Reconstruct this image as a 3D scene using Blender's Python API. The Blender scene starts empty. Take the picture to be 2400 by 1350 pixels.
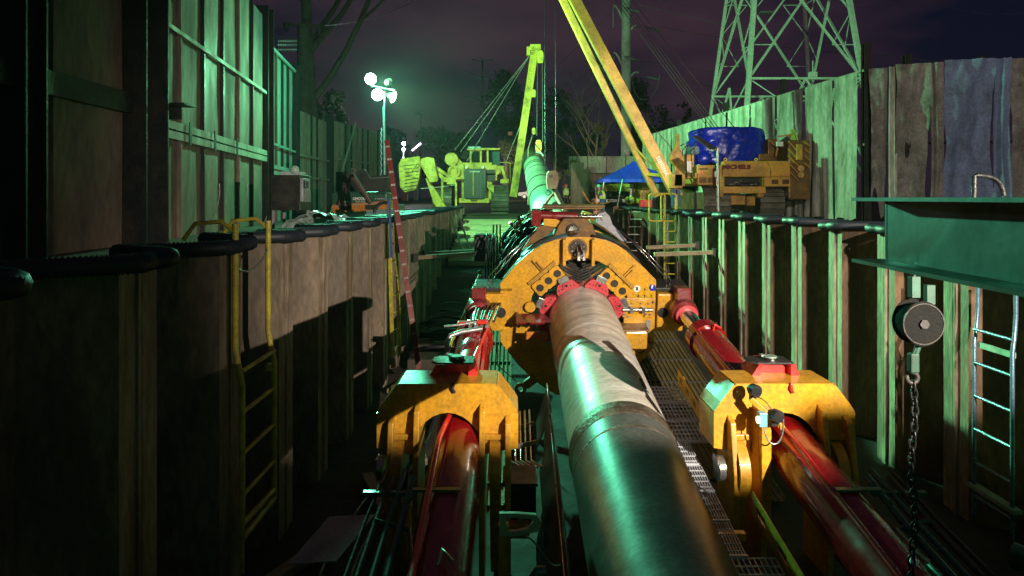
import bpy, math, random
from mathutils import Vector, Matrix, noise
random.seed(7)
R = math.radians
V = Vector
SC = bpy.context.scene
COL = SC.collection

# ---------------------------------------------------------------- camera
cam_d = bpy.data.cameras.new('camera'); cam = bpy.data.objects.new('camera', cam_d); COL.objects.link(cam)
cam.location = (0, 0, 0); cam.rotation_euler = (R(90), 0, 0)
cam_d.sensor_width = 36; cam_d.lens = 22.5; cam_d.shift_y = -0.0875
cam_d.clip_start = 0.05; cam_d.clip_end = 3000
SC.camera = cam
# ---------------------------------------------------------------- night sky
w = bpy.data.worlds.new("World"); SC.world = w; w.use_nodes = True
nt = w.node_tree; nt.nodes.clear()
def wn(t, **k):
    n = nt.nodes.new(t)
    for a, b in k.items(): setattr(n, a, b)
    return n
out = wn('ShaderNodeOutputWorld'); bg = wn('ShaderNodeBackground')
tc = wn('ShaderNodeTexCoord'); mp = wn('ShaderNodeMapping'); mp.inputs['Scale'].default_value = (1.6, 1.6, 4.5)
no = wn('ShaderNodeTexNoise'); no.inputs['Scale'].default_value = 1.5; no.inputs['Detail'].default_value = 5; no.inputs['Roughness'].default_value = .55
cr = wn('ShaderNodeValToRGB')
cr.color_ramp.elements[0].position = .36; cr.color_ramp.elements[0].color = (.0032, .0036, .012, 1)
cr.color_ramp.elements[1].position = .64; cr.color_ramp.elements[1].color = (.036, .017, .028, 1)
nt.links.new(tc.outputs['Generated'], mp.inputs['Vector']); nt.links.new(mp.outputs['Vector'], no.inputs['Vector'])
nt.links.new(no.outputs['Fac'], cr.inputs['Fac']); nt.links.new(cr.outputs['Color'], bg.inputs['Color'])
bg.inputs['Strength'].default_value = 1.0
nt.links.new(bg.outputs['Background'], out.inputs['Surface'])
# ---------------------------------------------------------------- exposure
SC.view_settings.view_transform = 'Standard'; SC.view_settings.look = 'None'
SC.view_settings.exposure = 0.22; SC.view_settings.gamma = 1.0
try:
    SC.cycles.use_denoising = True; SC.cycles.sample_clamp_indirect = 4.0; SC.cycles.sample_clamp_direct = 0
    SC.cycles.volume_bounces = 0; SC.cycles.max_bounces = 6
except Exception: pass
# ---------------------------------------------------------------- lamps (off-frame work lights; the lit towers carry theirs; some spots are added)
def lamp(name, loc, power, col, radius=.12, kind='POINT', aim=None, spot=None, blend=.3):
    d = bpy.data.lights.new(name, kind); d.energy = power; d.color = col; d.shadow_soft_size = radius
    if kind == 'SPOT': d.spot_size = R(spot); d.spot_blend = blend
    o = bpy.data.objects.new(name, d); COL.objects.link(o); o.location = loc
    if aim is not None: o.rotation_euler = (V(aim) - V(loc)).to_track_quat('-Z', 'Y').to_euler()
    return o
GREEN = (.30, 1.0, .38); TEAL = (.10, 1.0, .60); WARM = (1.0, .86, .68); COOL = (.80, .87, 1.0)
PIT_LAMP = (4.3, -.6, .9); YARD_LAMP = (3.5, -7, 5.2)
lamp('pit_work_light', PIT_LAMP, 6500, WARM, .01, 'SPOT', (1.3, 10.6, -.75), 70, .9)
lamp('yard_far_boost', (3.5, -7, 5.3), 26000, WARM, .15, 'SPOT', (6.6, 52, 1.4), 12, .5)  # spot added by the yard lamp to brighten the far fence and trees
lamp('yard_work_light', YARD_LAMP, 9000, WARM, .15, 'SPOT', (11, 25, 1), 46, .5)
lamp('far_truck_boost', (-9.6, 59.5, 5.4), 60000, WARM, .2, 'SPOT', (3.2, 108, -.5), 26, .5)  # spot added at the far tower to brighten the pickup and its ground
LT = (-5.2, 23.6, 4.2)      # the visible light tower: its heads face the bank, the pit and the machine behind
lamp('tower_light', LT, 800, TEAL, .12)
lamp('tower_head_right', (-5.05, 23.5, 4.2), 6800, GREEN, .12, 'SPOT', (12, 27.5, 5), 116, .35)
lamp('tower_head_pit', (-5.1, 23.5, 4.15), 8500, (.14, 1, .58), .12, 'SPOT', (4.4, 11, -.8), 70, .8)
lamp('tower_wall_boost', (-5.15, 23.5, 4.1), 26000, (.34, 1, .40), .12, 'SPOT', (5.2, 12.5, -1.4), 36, .6)  # extra beam added at the tower to brighten the right pile wall
lamp('tower_head_back', (-4.7, 25.2, 4.4), 5200, GREEN, .12, 'SPOT', (0, 34, -1.2), 92, .4)
lamp('tower_head_fence', (-5.1, 24.0, 4.5), 1350, GREEN, .12, 'SPOT', (-6.9, 14, 1.5), 90, .6)
lamp('tower_pylon_boost', (-5.1, 23.45, 4.35), 15000, GREEN, .12, 'SPOT', (18.6, 46, 12), 62, .4)  # extra beam added at the tower to brighten the pylon and concrete pole

# ---------------------------------------------------------------- helpers
def P(px, py, d): return V(((px-1200)*d/1500, d, (465-py)*d/1500))
MATS = {}
def mat(name, base, rough=.6, metal=0, dirt=None, amt=.5, scale=3, bump=.15, coat=0, stretch=(1,1,1), detail=6, rvar=.15, emit=None, estr=0, second=None, lo=.42, hi=.62, spec=.5, bscale=None):
    m = bpy.data.materials.new(name); m.use_nodes = True; t = m.node_tree; n = t.nodes; L = t.links
    b = n['Principled BSDF']
    b.inputs['Roughness'].default_value = rough; b.inputs['Metallic'].default_value = metal
    b.inputs['Specular IOR Level'].default_value = spec
    if coat: b.inputs['Coat Weight'].default_value = coat; b.inputs['Coat Roughness'].default_value = .08
    if emit:
        b.inputs['Emission Color'].default_value = (*emit, 1); b.inputs['Emission Strength'].default_value = estr
    b.inputs['Base Color'].default_value = (*base, 1)
    if dirt or bump:
        c = n.new('ShaderNodeTexCoord'); mpp = n.new('ShaderNodeMapping'); mpp.inputs['Scale'].default_value = stretch
        L.new(c.outputs['Object'], mpp.inputs['Vector'])
        a = n.new('ShaderNodeTexNoise'); a.inputs['Scale'].default_value = scale; a.inputs['Detail'].default_value = detail; a.inputs['Roughness'].default_value = .65
        L.new(mpp.outputs['Vector'], a.inputs['Vector'])
        if dirt:
            r = n.new('ShaderNodeValToRGB'); r.color_ramp.elements[0].position = lo; r.color_ramp.elements[1].position = hi
            k = amt
            r.color_ramp.elements[0].color = (*base, 1)
            r.color_ramp.elements[1].color = (*[base[i]*(1-k)+dirt[i]*k for i in range(3)], 1)
            if second:
                e = r.color_ramp.elements.new(min(.99, hi+.12)); e.color = (*second, 1)
            L.new(a.outputs['Fac'], r.inputs['Fac'])
            # finer grain multiplied in
            f = n.new('ShaderNodeTexNoise'); f.inputs['Scale'].default_value = scale*9; f.inputs['Detail'].default_value = 3
            L.new(mpp.outputs['Vector'], f.inputs['Vector'])
            mr = n.new('ShaderNodeMapRange'); mr.inputs[1].default_value = .3; mr.inputs[2].default_value = .7; mr.inputs[3].default_value = .72; mr.inputs[4].default_value = 1.15
            L.new(f.outputs['Fac'], mr.inputs[0])
            mx = n.new('ShaderNodeMix'); mx.data_type = 'RGBA'; mx.blend_type = 'MULTIPLY'; mx.inputs[0].default_value = 1
            L.new(r.outputs['Color'], mx.inputs[6]); L.new(mr.outputs[0], mx.inputs[7])
            L.new(mx.outputs[2], b.inputs['Base Color'])
        if rvar:
            q = n.new('ShaderNodeMapRange'); q.inputs[1].default_value = .35; q.inputs[2].default_value = .65
            q.inputs[3].default_value = max(.03, rough-rvar); q.inputs[4].default_value = min(1, rough+rvar)
            L.new(a.outputs['Fac'], q.inputs[0]); L.new(q.outputs[0], b.inputs['Roughness'])
        if bump:
            g = n.new('ShaderNodeTexNoise'); g.inputs['Scale'].default_value = bscale or scale*6; g.inputs['Detail'].default_value = 5
            L.new(mpp.outputs['Vector'], g.inputs['Vector'])
            bm_ = n.new('ShaderNodeBump'); bm_.inputs['Strength'].default_value = bump; bm_.inputs['Distance'].default_value = .02
            L.new(g.outputs['Fac'], bm_.inputs['Height']); L.new(bm_.outputs['Normal'], b.inputs['Normal'])
    MATS[name] = m; return m
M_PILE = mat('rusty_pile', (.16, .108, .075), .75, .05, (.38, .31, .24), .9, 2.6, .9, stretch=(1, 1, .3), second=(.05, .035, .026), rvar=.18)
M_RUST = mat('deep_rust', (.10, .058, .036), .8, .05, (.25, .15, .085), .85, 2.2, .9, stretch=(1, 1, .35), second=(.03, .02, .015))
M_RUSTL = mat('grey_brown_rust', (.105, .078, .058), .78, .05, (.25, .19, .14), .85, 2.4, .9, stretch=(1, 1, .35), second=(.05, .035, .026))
M_GRATE = mat('zinc_grating', (.5, .53, .6), .4, .1, (.3, .3, .32), .5, 6, .05)
M_PIPE = mat('pipe_steel', (.15, .165, .155), .36, .5, (.27, .28, .26), .55, 1.7, .03, stretch=(1.4, 2.2, 1.4), detail=14, rvar=.05, lo=.42, hi=.8, bscale=30)
M_PIPELIT = mat('pipe_steel_lit', (.82, .78, .72), .38, .15, (.40, .36, .31), .7, 1.3, .03, stretch=(1, 4, 1), detail=12, rvar=.12)  # same pipe, paled: the colour mostly stands for lamp light on it
M_WELD = mat('weld_steel', (.12, .09, .07), .5, .6, (.3, .24, .18), .7, 5, .5)
M_COATB = mat('dark_coating_band', (.03, .05, .045), .5, 0, None, 0, 4, .05)
M_COATG = mat('coated_pipe', (.2, .33, .25), .6, 0, (.14, .25, .19), .6, 1.5, .1)
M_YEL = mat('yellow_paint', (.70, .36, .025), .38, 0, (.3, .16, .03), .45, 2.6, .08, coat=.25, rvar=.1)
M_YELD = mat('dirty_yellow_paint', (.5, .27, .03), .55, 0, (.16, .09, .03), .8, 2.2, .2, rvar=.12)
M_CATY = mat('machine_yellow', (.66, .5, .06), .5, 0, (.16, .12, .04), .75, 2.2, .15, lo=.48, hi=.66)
M_CATWARM = mat('warm_lit_machine_yellow', (.62, .34, .05), .5, 0, (.3, .17, .05), .65, 1.7, .1)  # machine yellow with the warm lamp light put into its colour
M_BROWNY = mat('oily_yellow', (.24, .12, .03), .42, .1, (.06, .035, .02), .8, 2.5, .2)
M_RED = mat('red_paint', (.30, .008, .01), .24, 0, (.25, .008, .01), .6, 2.2, .06, coat=.6, rvar=.08)
M_REDB = mat('bright_red_paint', (.75, .03, .025), .35, 0, (.5, .02, .02), .5, 3, .05, coat=.3)
M_PINK = mat('red_clamp_paint', (.62, .05, .07), .4, 0, (.4, .08, .09), .5, 5, .1)
M_MAROON = mat('maroon_paint', (.2, .012, .014), .35, 0, (.09, .01, .01), .6, 4, .1, coat=.3)
M_CHROME = mat('chrome', (.75, .75, .72), .12, 1, None, 0, 4, .03, rvar=.05)
M_STEEL = mat('steel', (.4, .42, .42), .38, .8, (.2, .19, .18), .6, 4, .1)
M_GALV = mat('galvanised_steel', (.36, .37, .37), .45, .7, (.22, .22, .21), .5, 6, .1)
M_GREY = mat('grey_paint', (.3, .31, .37), .45, 0, (.2, .2, .22), .5, 4, .1)
M_BLACK = mat('black_rubber', (.016, .018, .022), .45, 0, (.035, .035, .035), .5, 6, .15, rvar=.12)
M_IRON = mat('black_iron', (.012, .015, .015), .45, .5, (.03, .03, .03), .5, 6, .3)
M_BALL = mat('matt_black_iron', (.004, .005, .005), .9, 0, (.014, .013, .012), .6, 9, .5, spec=.2)
M_DARK = mat('dark_steel', (.03, .03, .032), .5, .3, (.06, .05, .04), .6, 4, .2)
M_HOSE = mat('black_corrugated_plastic', (.014, .02, .03), .55, 0, None, 0, 6, .03, rvar=.05, spec=.5)
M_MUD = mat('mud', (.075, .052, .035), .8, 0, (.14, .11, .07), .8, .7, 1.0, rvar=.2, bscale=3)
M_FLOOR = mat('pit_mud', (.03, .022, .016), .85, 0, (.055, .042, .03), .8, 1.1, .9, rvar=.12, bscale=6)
M_TIMB = mat('timber', (.33, .25, .17), .75, 0, (.2, .14, .09), .7, 3, .3, stretch=(1, 1, 1))
M_MAT = mat('crane_mat_timber', (.36, .32, .2), .8, 0, (.16, .14, .09), .8, 1.4, .7, stretch=(.5, 4, 4))
M_PANEL = mat('noise_panel', (.22, .17, .125), .75, .05, (.12, .1, .08), .75, 1.1, .3, stretch=(1, 1, .3))
M_PANELG = mat('pale_panel', (.34, .36, .28), .7, .05, (.2, .2, .15), .7, 1.3, .3, stretch=(1, 1, .3))
M_POST = mat('dark_post', (.025, .028, .03), .5, .3, (.05, .04, .03), .7, 3, .3)
M_CLOTH = mat('grey_canvas', (.5, .52, .46), .85, 0, (.16, .2, .15), .85, 1.1, .5, stretch=(1.6, 1.6, .4), bscale=9)
M_CLOTHD = mat('brown_canvas', (.27, .26, .25), .85, 0, (.12, .115, .105), .8, 1.6, .6, stretch=(1, 1, .9), bscale=9)
M_CLOTHB = mat('blue_grey_canvas', (.18, .25, .44), .8, 0, (.13, .15, .24), .7, 1.5, .6, stretch=(1, 1, .9), bscale=9)
M_TARP = mat('blue_tarp', (.006, .022, .46), .3, 0, (.004, .012, .22), .6, 3, 1.0, rvar=.1, bscale=7)
M_CANOPY = mat('blue_canopy', (.01, .04, .6), .6, 0, (.008, .03, .4), .5, 1, .1)
M_GBEAM = mat('green_beam_paint', (.012, .085, .055), .5, 0, (.01, .035, .022), .85, 2.0, .08)
M_TOWER = mat('pale_galvanised_lattice', (.72, .8, .74), .65, 0, (.5, .56, .52), .6, 1, .05)
M_LINE = mat('teal_oil_line', (.05, .17, .14), .35, .4, (.03, .08, .07), .6, 6, .05)  # dark teal base colour for the steel oil lines
M_TGREEN = mat('galvanised_tower', (.33, .44, .38), .55, .3, (.22, .3, .26), .6, 1, .1)
M_CONC = mat('concrete_pole', (.55, .55, .52), .8, 0, (.2, .2, .19), .6, .8, .2)
M_LEAF = mat('dark_leaves', (.045, .06, .025), .7, 0, (.07, .07, .03), .8, .6, 0)
M_VINE = mat('dry_vine_leaves', (.22, .19, .06), .7, 0, (.12, .11, .04), .8, .9, 0)
M_BARK = mat('bark', (.07, .06, .045), .9, 0, (.03, .028, .02), .7, 3, .6)
M_REDL = mat('orange_fibreglass', (.16, .014, .01), .5, 0, (.07, .012, .01), .6, 3, .1)
M_YLAD = mat('yellow_ladder_paint', (.6, .52, .05), .45, 0, (.28, .2, .05), .7, 7, .2)
M_BLAD = mat('blue_grey_ladder_paint', (.12, .22, .32), .3, .4, (.06, .1, .14), .6, 6, .1)
M_BLUE = mat('blue_paint', (.03, .1, .28), .4, 0, (.02, .05, .12), .6, 4, .1)
M_TRACK = mat('track_steel', (.16, .15, .13), .6, .3, (.08, .065, .045), .8, 2.5, .6)
M_GLASS = mat('dark_glass', (.02, .03, .03), .06, 0, None, 0, 1, 0, rvar=0)
M_WHITE = mat('white_paint', (.75, .76, .76), .35, 0, (.6, .6, .6), .4, 3, .02)
M_CLEAR = mat('plastic_sheet', (.4, .52, .48), .3, 0, (.2, .3, .27), .5, 3, .6, bscale=9)
M_LINC = mat('green_welder_paint', (.03, .1, .065), .4, 0, (.015, .05, .03), .6, 3, .1)
M_ORNG = mat('orange_paint', (.6, .2, .03), .45, 0, (.3, .12, .03), .7, 3, .1)
M_RUSTR = mat('red_oxide_steel', (.13, .045, .035), .55, .1, (.06, .03, .025), .7, 3, .2)
M_SLING = mat('red_brown_sling', (.3, .12, .09), .8, 0, (.18, .08, .06), .6, 9, .2)
M_VEST = mat('hi_vis_yellow', (.45, .9, .12), .6, 0, (.35, .75, .1), .4, 9, .1)
M_JEAN = mat('denim', (.05, .16, .3), .8, 0, (.03, .1, .2), .6, 12, .2)
M_SHIRT = mat('dark_green_shirt', (.06, .14, .1), .8, 0, (.04, .09, .07), .6, 9, .2)
M_SKIN = mat('skin', (.42, .25, .17), .5, 0, (.35, .2, .14), .4, 9, 0)
M_HAT = mat('green_helmet', (.05, .35, .2), .3, 0, None, 0, 3, 0, rvar=0)
M_TREAD = mat('ridged_deck_steel', (.26, .21, .09), .5, .4, (.12, .1, .05), .75, 3, .3)
M_TEALP = mat('teal_plate', (.1, .2, .22), .35, .4, (.06, .1, .11), .7, 4, .15)
M_LBL = mat('dark_red_lettering', (.13, .008, .01), .5, 0, None, 0, 1, 0, rvar=0)
M_LBK = mat('black_lettering', (.01, .01, .01), .5, 0, None, 0, 1, 0, rvar=0)
M_LWH = mat('white_lettering', (.8, .8, .76), .6, 0, None, 0, 1, 0, rvar=0)
M_STKB = mat('blue_sticker', (.01, .03, .35), .4, 0, None, 0, 1, 0, rvar=0)
M_STKY = mat('yellow_sticker', (.8, .6, .03), .4, 0, None, 0, 1, 0, rvar=0)
M_REFL = mat('red_reflector', (.7, .03, .02), .3, 0, None, 0, 1, 0, rvar=0)
M_LITG = mat('lit_green_lamp', (1, 1, 1), .5, 0, None, 0, 1, 0, rvar=0, emit=(.75, 1, .9), estr=60)
M_LITW = mat('lit_white_lamp', (1, 1, 1), .5, 0, None, 0, 1, 0, rvar=0, emit=(.9, 1, .95), estr=45)
M_LITV = mat('lit_violet_tube', (1, 1, 1), .5, 0, None, 0, 1, 0, rvar=0, emit=(.8, .65, 1), estr=6)
M_LITY = mat('lit_amber_indicator', (1, .9, .5), .5, 0, None, 0, 1, 0, rvar=0, emit=(1, .85, .4), estr=2.2)
M_CBOX = mat('cyan_switch_box', (.16, .42, .55), .4, 0, None, 0, 4, .02)

WM = {}    # world matrices of the Empties
def tag(o, label=None, cat=None, group=None, kind=None):
    if label: o['label'] = label
    if cat: o['category'] = cat
    if group: o['group'] = group
    if kind: o['kind'] = kind
    return o
def thing(name, label, cat, loc=(0,0,0), rot=(0,0,0), group=None):
    o = bpy.data.objects.new(name, None); COL.objects.link(o); o.empty_display_size = .2
    o.location = loc; o.rotation_euler = rot
    from mathutils import Euler
    WM[o.name] = Matrix.Translation(V(loc)) @ Euler(rot).to_matrix().to_4x4()
    return tag(o, label, cat, group)
def frame(axis, up=V((0,0,1))):
    a = V(axis).normalized(); up = V(up)
    if abs(a.dot(up.normalized())) > .98: up = V((0, 1, 0))
    s = a.cross(up).normalized(); u = s.cross(a).normalized()
    return a, s, u
class MB:
    def __init__(s): s.v = []; s.f = []; s.sm = []
    def add(s, vs, fs, smooth=False):
        b = len(s.v); s.v += [V(x) for x in vs]; s.f += [tuple(b+i for i in f) for f in fs]; s.sm += [smooth]*len(fs); return s
    def box(s, c, z, rot=None):
        c = V(c); h = V(z)/2; M = rot.to_3x3() if rot is not None else Matrix.Identity(3)
        vs = [c + M @ V((sx*h.x, sy*h.y, sz*h.z)) for sx in (-1,1) for sy in (-1,1) for sz in (-1,1)]
        return s.add(vs, [(0,1,3,2),(4,6,7,5),(0,4,5,1),(2,3,7,6),(0,2,6,4),(1,5,7,3)])
    def beam(s, p, q, w_, h_, up=(0,0,1)):
        p = V(p); q = V(q); a, sd, u = frame(q-p, up)
        vs = [x + sd*(i*w_/2) + u*(j*h_/2) for x in (p, q) for i, j in ((-1,-1),(1,-1),(1,1),(-1,1))]
        return s.add(vs, [(0,3,2,1),(4,5,6,7),(0,1,5,4),(1,2,6,5),(2,3,7,6),(3,0,4,7)])
    def ibeam(s, p, q, w_, h_, t=.02, up=(0,0,1)):
        p = V(p); q = V(q); a, sd, u = frame(q-p, up)
        s.beam(p+u*(h_/2-t/2), q+u*(h_/2-t/2), w_, t, up); s.beam(p-u*(h_/2-t/2), q-u*(h_/2-t/2), w_, t, up)
        return s.beam(p, q, t, h_-2*t, up)
    def tube(s, pts, r, n=10, caps=True):
        pts = [V(p) for p in pts]; rs = r if isinstance(r, (list, tuple)) else [r]*len(pts)
        vs = []; fs = []; prev = None
        for i, p in enumerate(pts):
            t = (pts[min(i+1, len(pts)-1)] - pts[max(i-1, 0)])
            if t.length < 1e-9: t = V((0,0,1))
            t.normalize()
            if prev is None: a, sd, u = frame(t)
            else:
                sd = prev - t*prev.dot(t)
                if sd.length < 1e-6: a, sd, u = frame(t)
                sd.normalize(); u = sd.cross(t).normalized()
            prev = sd
            for k in range(n):
                an = 2*math.pi*k/n; vs.append(p + (sd*math.cos(an) + u*math.sin(an))*rs[i])
        m = len(pts)
        for i in range(m-1):
            for k in range(n):
                k2 = (k+1) % n; fs.append((i*n+k, i*n+k2, (i+1)*n+k2, (i+1)*n+k))
        s.add(vs, fs, True)
        if caps:
            s.add(vs[:n], [tuple(range(n))]); s.add(vs[-n:], [tuple(reversed(range(n)))])
        return s
    def cyl(s, p, q, r, r2=None, n=20): return s.tube([p, q], [r, r if r2 is None else r2], n)
    def ring(s, p, q, ro, ri, n=28):      # hollow collar
        p = V(p); q = V(q); a, sd, u = frame(q-p); vs = []
        for x, rr in ((p, ro), (q, ro), (q, ri), (p, ri)):
            for k in range(n):
                an = 2*math.pi*k/n; vs.append(x + (sd*math.cos(an)+u*math.sin(an))*rr)
        fs = [(j*n+k, ((j+1)%4)*n+k, ((j+1)%4)*n+(k+1)%n, j*n+(k+1)%n) for j in range(4) for k in range(n)]
        return s.add(vs, fs)
    def prism(s, poly, o, U, W_, t):      # poly in (u,w), origin o, axes U, W_, thickness t along U x W_
        U = V(U); W_ = V(W_); N = U.cross(W_).normalized(); o = V(o); n = len(poly)
        a = [o + U*x + W_*y for x, y in poly]; b = [p + N*t for p in a]
        return s.add(a+b, [tuple(reversed(range(n))), tuple(range(n, 2*n))] + [(i, (i+1)%n, n+(i+1)%n, n+i) for i in range(n)])
    def ringprism(s, po, pi_, o, U, W_, t):
        U = V(U); W_ = V(W_); N = U.cross(W_).normalized(); o = V(o); n = len(po)
        A = [o+U*x+W_*y for x, y in po]; B = [o+U*x+W_*y for x, y in pi_]
        vs = A + B + [p+N*t for p in A] + [p+N*t for p in B]; fs = []
        for i in range(n):
            j = (i+1) % n
            fs += [(i, n+i, n+j, j), (2*n+i, 2*n+j, 3*n+j, 3*n+i), (i, j, 2*n+j, 2*n+i), (n+i, 3*n+i, 3*n+j, n+j)]
        return s.add(vs, fs)
    def sheet(s, g, smooth=True):         # grid of points
        r = len(g); c = len(g[0])
        return s.add([p for row in g for p in row], [(i*c+j, i*c+j+1, (i+1)*c+j+1, (i+1)*c+j) for i in range(r-1) for j in range(c-1)], smooth)
    def ball(s, c, r, n=12, m=8, sq=(1,1,1)):
        c = V(c); vs = []; 
        for i in range(m+1):
            th = math.pi*i/m
            for k in range(n):
                an = 2*math.pi*k/n; vs.append(c + V((math.sin(th)*math.cos(an)*sq[0], math.sin(th)*math.sin(an)*sq[1], math.cos(th)*sq[2]))*r)
        return s.add(vs, [(i*n+k, (i+1)*n+k, (i+1)*n+(k+1)%n, i*n+(k+1)%n) for i in range(m) for k in range(n)], True)
    def build(s, name, m, parent=None, label=None, world=True, bevel=0, solid=0, kind=None, cat=None, group=None, at=None):
        me = bpy.data.meshes.new(name); vs = s.v
        par = parent; Mw = Matrix.Identity(4)
        if parent is not None: Mw = WM.get(parent.name, Mw)
        elif at is not None: Mw = Matrix.Translation(V(at))
        if world:
            I = Mw.inverted(); vs = [I @ v for v in vs]
        me.from_pydata([tuple(v) for v in vs], [], s.f)
        me.polygons.foreach_set('use_smooth', s.sm); me.materials.append(m); me.update()
        o = bpy.data.objects.new(name, me); COL.objects.link(o)
        if parent is not None: o.parent = parent; WM[o.name] = Mw
        elif at is not None: o.location = at; WM[o.name] = Mw
        if bevel:
            b = o.modifiers.new('bevel', 'BEVEL'); b.width = bevel; b.segments = 2; b.limit_method = 'ANGLE'; b.angle_limit = R(40)
        if solid:
            b = o.modifiers.new('thickness', 'SOLIDIFY'); b.thickness = solid
        return tag(o, label, cat, group, kind)
def text(body, name, m, parent, o, U, W_, size, label=None, depth=.004, shear=0, bold=0, sx=1):
    c = bpy.data.curves.new('t', 'FONT'); c.body = body; c.size = size; c.extrude = depth; c.shear = shear; c.offset = bold; c.space_character = 1.05
    t = bpy.data.objects.new('t', c); COL.objects.link(t)
    dg = bpy.context.evaluated_depsgraph_get(); me = bpy.data.meshes.new_from_object(t.evaluated_get(dg))
    bpy.data.objects.remove(t); bpy.data.curves.remove(c)
    U = V(U).normalized(); W_ = V(W_).normalized(); N = U.cross(W_); o = V(o)
    b = MB(); b.v = [o + U*(v.co.x*sx) + W_*v.co.y + N*v.co.z for v in me.vertices]
    b.f = [tuple(p.vertices) for p in me.polygons]; b.sm = [False]*len(b.f)
    bpy.data.meshes.remove(me)
    return b.build(name, m, parent, label)
def arc(c, r, a0, a1, n, U=(1,0,0), W_=(0,0,1)):
    c = V(c); U = V(U); W_ = V(W_)
    return [c + U*(r*math.cos(R(a0+(a1-a0)*i/n))) + W_*(r*math.sin(R(a0+(a1-a0)*i/n))) for i in range(n+1)]
def bez(p0, p1, p2, p3, n=16):
    p0, p1, p2, p3 = map(V, (p0, p1, p2, p3)); r = []
    for i in range(n+1):
        t = i/n; s_ = 1-t; r.append(p0*s_**3 + p1*3*s_*s_*t + p2*3*s_*t*t + p3*t**3)
    return r
def sag(p, q, s_, n=14):
    p = V(p); q = V(q); return [p.lerp(q, i/n) - V((0,0,4*s_*(i/n)*(1-i/n))) for i in range(n+1)]
X_, Y_, Z_ = V((1,0,0)), V((0,1,0)), V((0,0,1))
GZ = -.85          # yard level (eye is the origin)
# ================================================================ ground, pit floor, ramp
def gz(x, y):
    b = GZ + max(0, min(1, (y-38)/80))*.85
    return b
g = MB()
def gpatch(x0, x1, y0, y1, nx, ny, amp=.05):
    rows = []
    for j in range(ny+1):
        y = y0 + (y1-y0)*j/ny
        rows.append([V((x, y, gz(x, y) + amp*noise.noise(V((x*.8, y*.8, 0))))) for x in [x0+(x1-x0)*i/nx for i in range(nx+1)]])
    g.sheet(rows)
gpatch(-60, -2.98, -12, 33, 60, 50); gpatch(5.66, 60, -12, 33, 60, 50)
gpatch(-60, 60, 33, 120, 120, 90, .07); gpatch(-700, 700, 120, 900, 20, 20, .4)
gpatch(-700, -60, -60, 120, 8, 8, .2); gpatch(60, 700, -60, 120, 8, 8, .2); gpatch(-60, 60, -60, -12, 8, 8)
g.build('ground', M_MUD, kind='structure')
f = MB()
rows = []
for j in range(90):
    y = -5 + j*.435
    z = -3.68 + max(0, (y-17)/16)*2.83
    z = min(z, GZ)
    rows.append([V((x, y, z + .05*noise.noise(V((x*1.3, y*1.3, 5))))) for x in [-2.98+8.64*i/40 for i in range(41)] ])
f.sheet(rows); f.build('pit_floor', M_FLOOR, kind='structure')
# timber mats on the ramp where the sideboom stands
for k in range(6):
    y = 24.0 + k*1.22
    z = -3.68 + (y-17)/16*2.83 + .17
    m = MB()
    for q in range(4):
        m.box((-.2+random.uniform(-.1,.1), y-.42+q*.29, z+.0515*(q-1.5)), (4.2, .27, .2), Matrix.Rotation(R(9.9), 4, 'X'))
    m.build('timber_mat', M_MAT, None, bevel=.012, group='timber mats across the muddy ramp', cat='timber mat',
            label='weathered timber crane mat on the muddy ramp, ' + ('lowest, nearest the thruster','second from the thruster','third from the thruster','third from the sideboom','second from the sideboom','topmost, nearest the sideboom')[k], at=(-.2, y, z))
# ================================================================ sheet pile walls
def profile(side, X, c0, k):       # one double pile centred on inner flange k, plan points (x,y)
    y = c0 + 1.4*k; s = 1 if side > 0 else -1; o = X + s*.45
    return [(o, y-.70), (o, y-.49), (X, y-.21), (X, y-.02), (X, y+.02), (X, y+.21), (o, y+.49), (o, y+.70)]
def o_x(side, X): return X + (.45 if side > 0 else -.45)
def pile(side, X, c0, k, zt, zb, parent):
    pr = profile(side, X, c0, k); b = MB(); rows = []
    for z in (zt, zb): rows.append([V((x, y, z)) for x, y in pr])
    nn = 10; rows = []
    for i in range(nn+1):
        z = zt + (zb-zt)*i/nn; rows.append([V((x + .006*noise.noise(V((y*2, z*1.2, X))), y, z)) for x, y in pr])
    b.sheet(rows, False)
    # interlock seam, a raised rolled bead at mid-flange
    s = 1 if side > 0 else -1; y = c0+1.4*k
    b.beam((X-s*.012, y-.014, zt-.02), (X-s*.012, y-.014, zb), .022, .02, (1,0,0)); b.beam((X-s*.012, y+.03, zt-.02), (X-s*.012, y+.03, zb), .016, .02, (1,0,0))
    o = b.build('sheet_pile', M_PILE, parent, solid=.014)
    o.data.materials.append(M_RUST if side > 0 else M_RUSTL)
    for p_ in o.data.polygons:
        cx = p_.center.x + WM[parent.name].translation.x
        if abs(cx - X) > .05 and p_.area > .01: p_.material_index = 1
    b = MB(); b.cyl((o_x(side, X)-s*.02, y+.62, zt-.16), (o_x(side, X)-s*.008, y+.62, zt-.16), .028, n=12); b.build('lifting_hole', M_LBK, o)
    return o
ZT = -.43
Lw = thing('sheet_pile_wall', 'brown rusty steel sheet pile wall on the left of the pit', 'pile wall', (-2.7, 14, -3.68))
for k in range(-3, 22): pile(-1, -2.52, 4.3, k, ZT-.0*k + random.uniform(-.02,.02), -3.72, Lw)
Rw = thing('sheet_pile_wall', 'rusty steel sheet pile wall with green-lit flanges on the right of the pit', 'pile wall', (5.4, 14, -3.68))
for k in range(-6, 19): pile(1, 5.2, 7.5, k, ZT + random.uniform(-.02,.02), -3.72, Rw)
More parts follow.
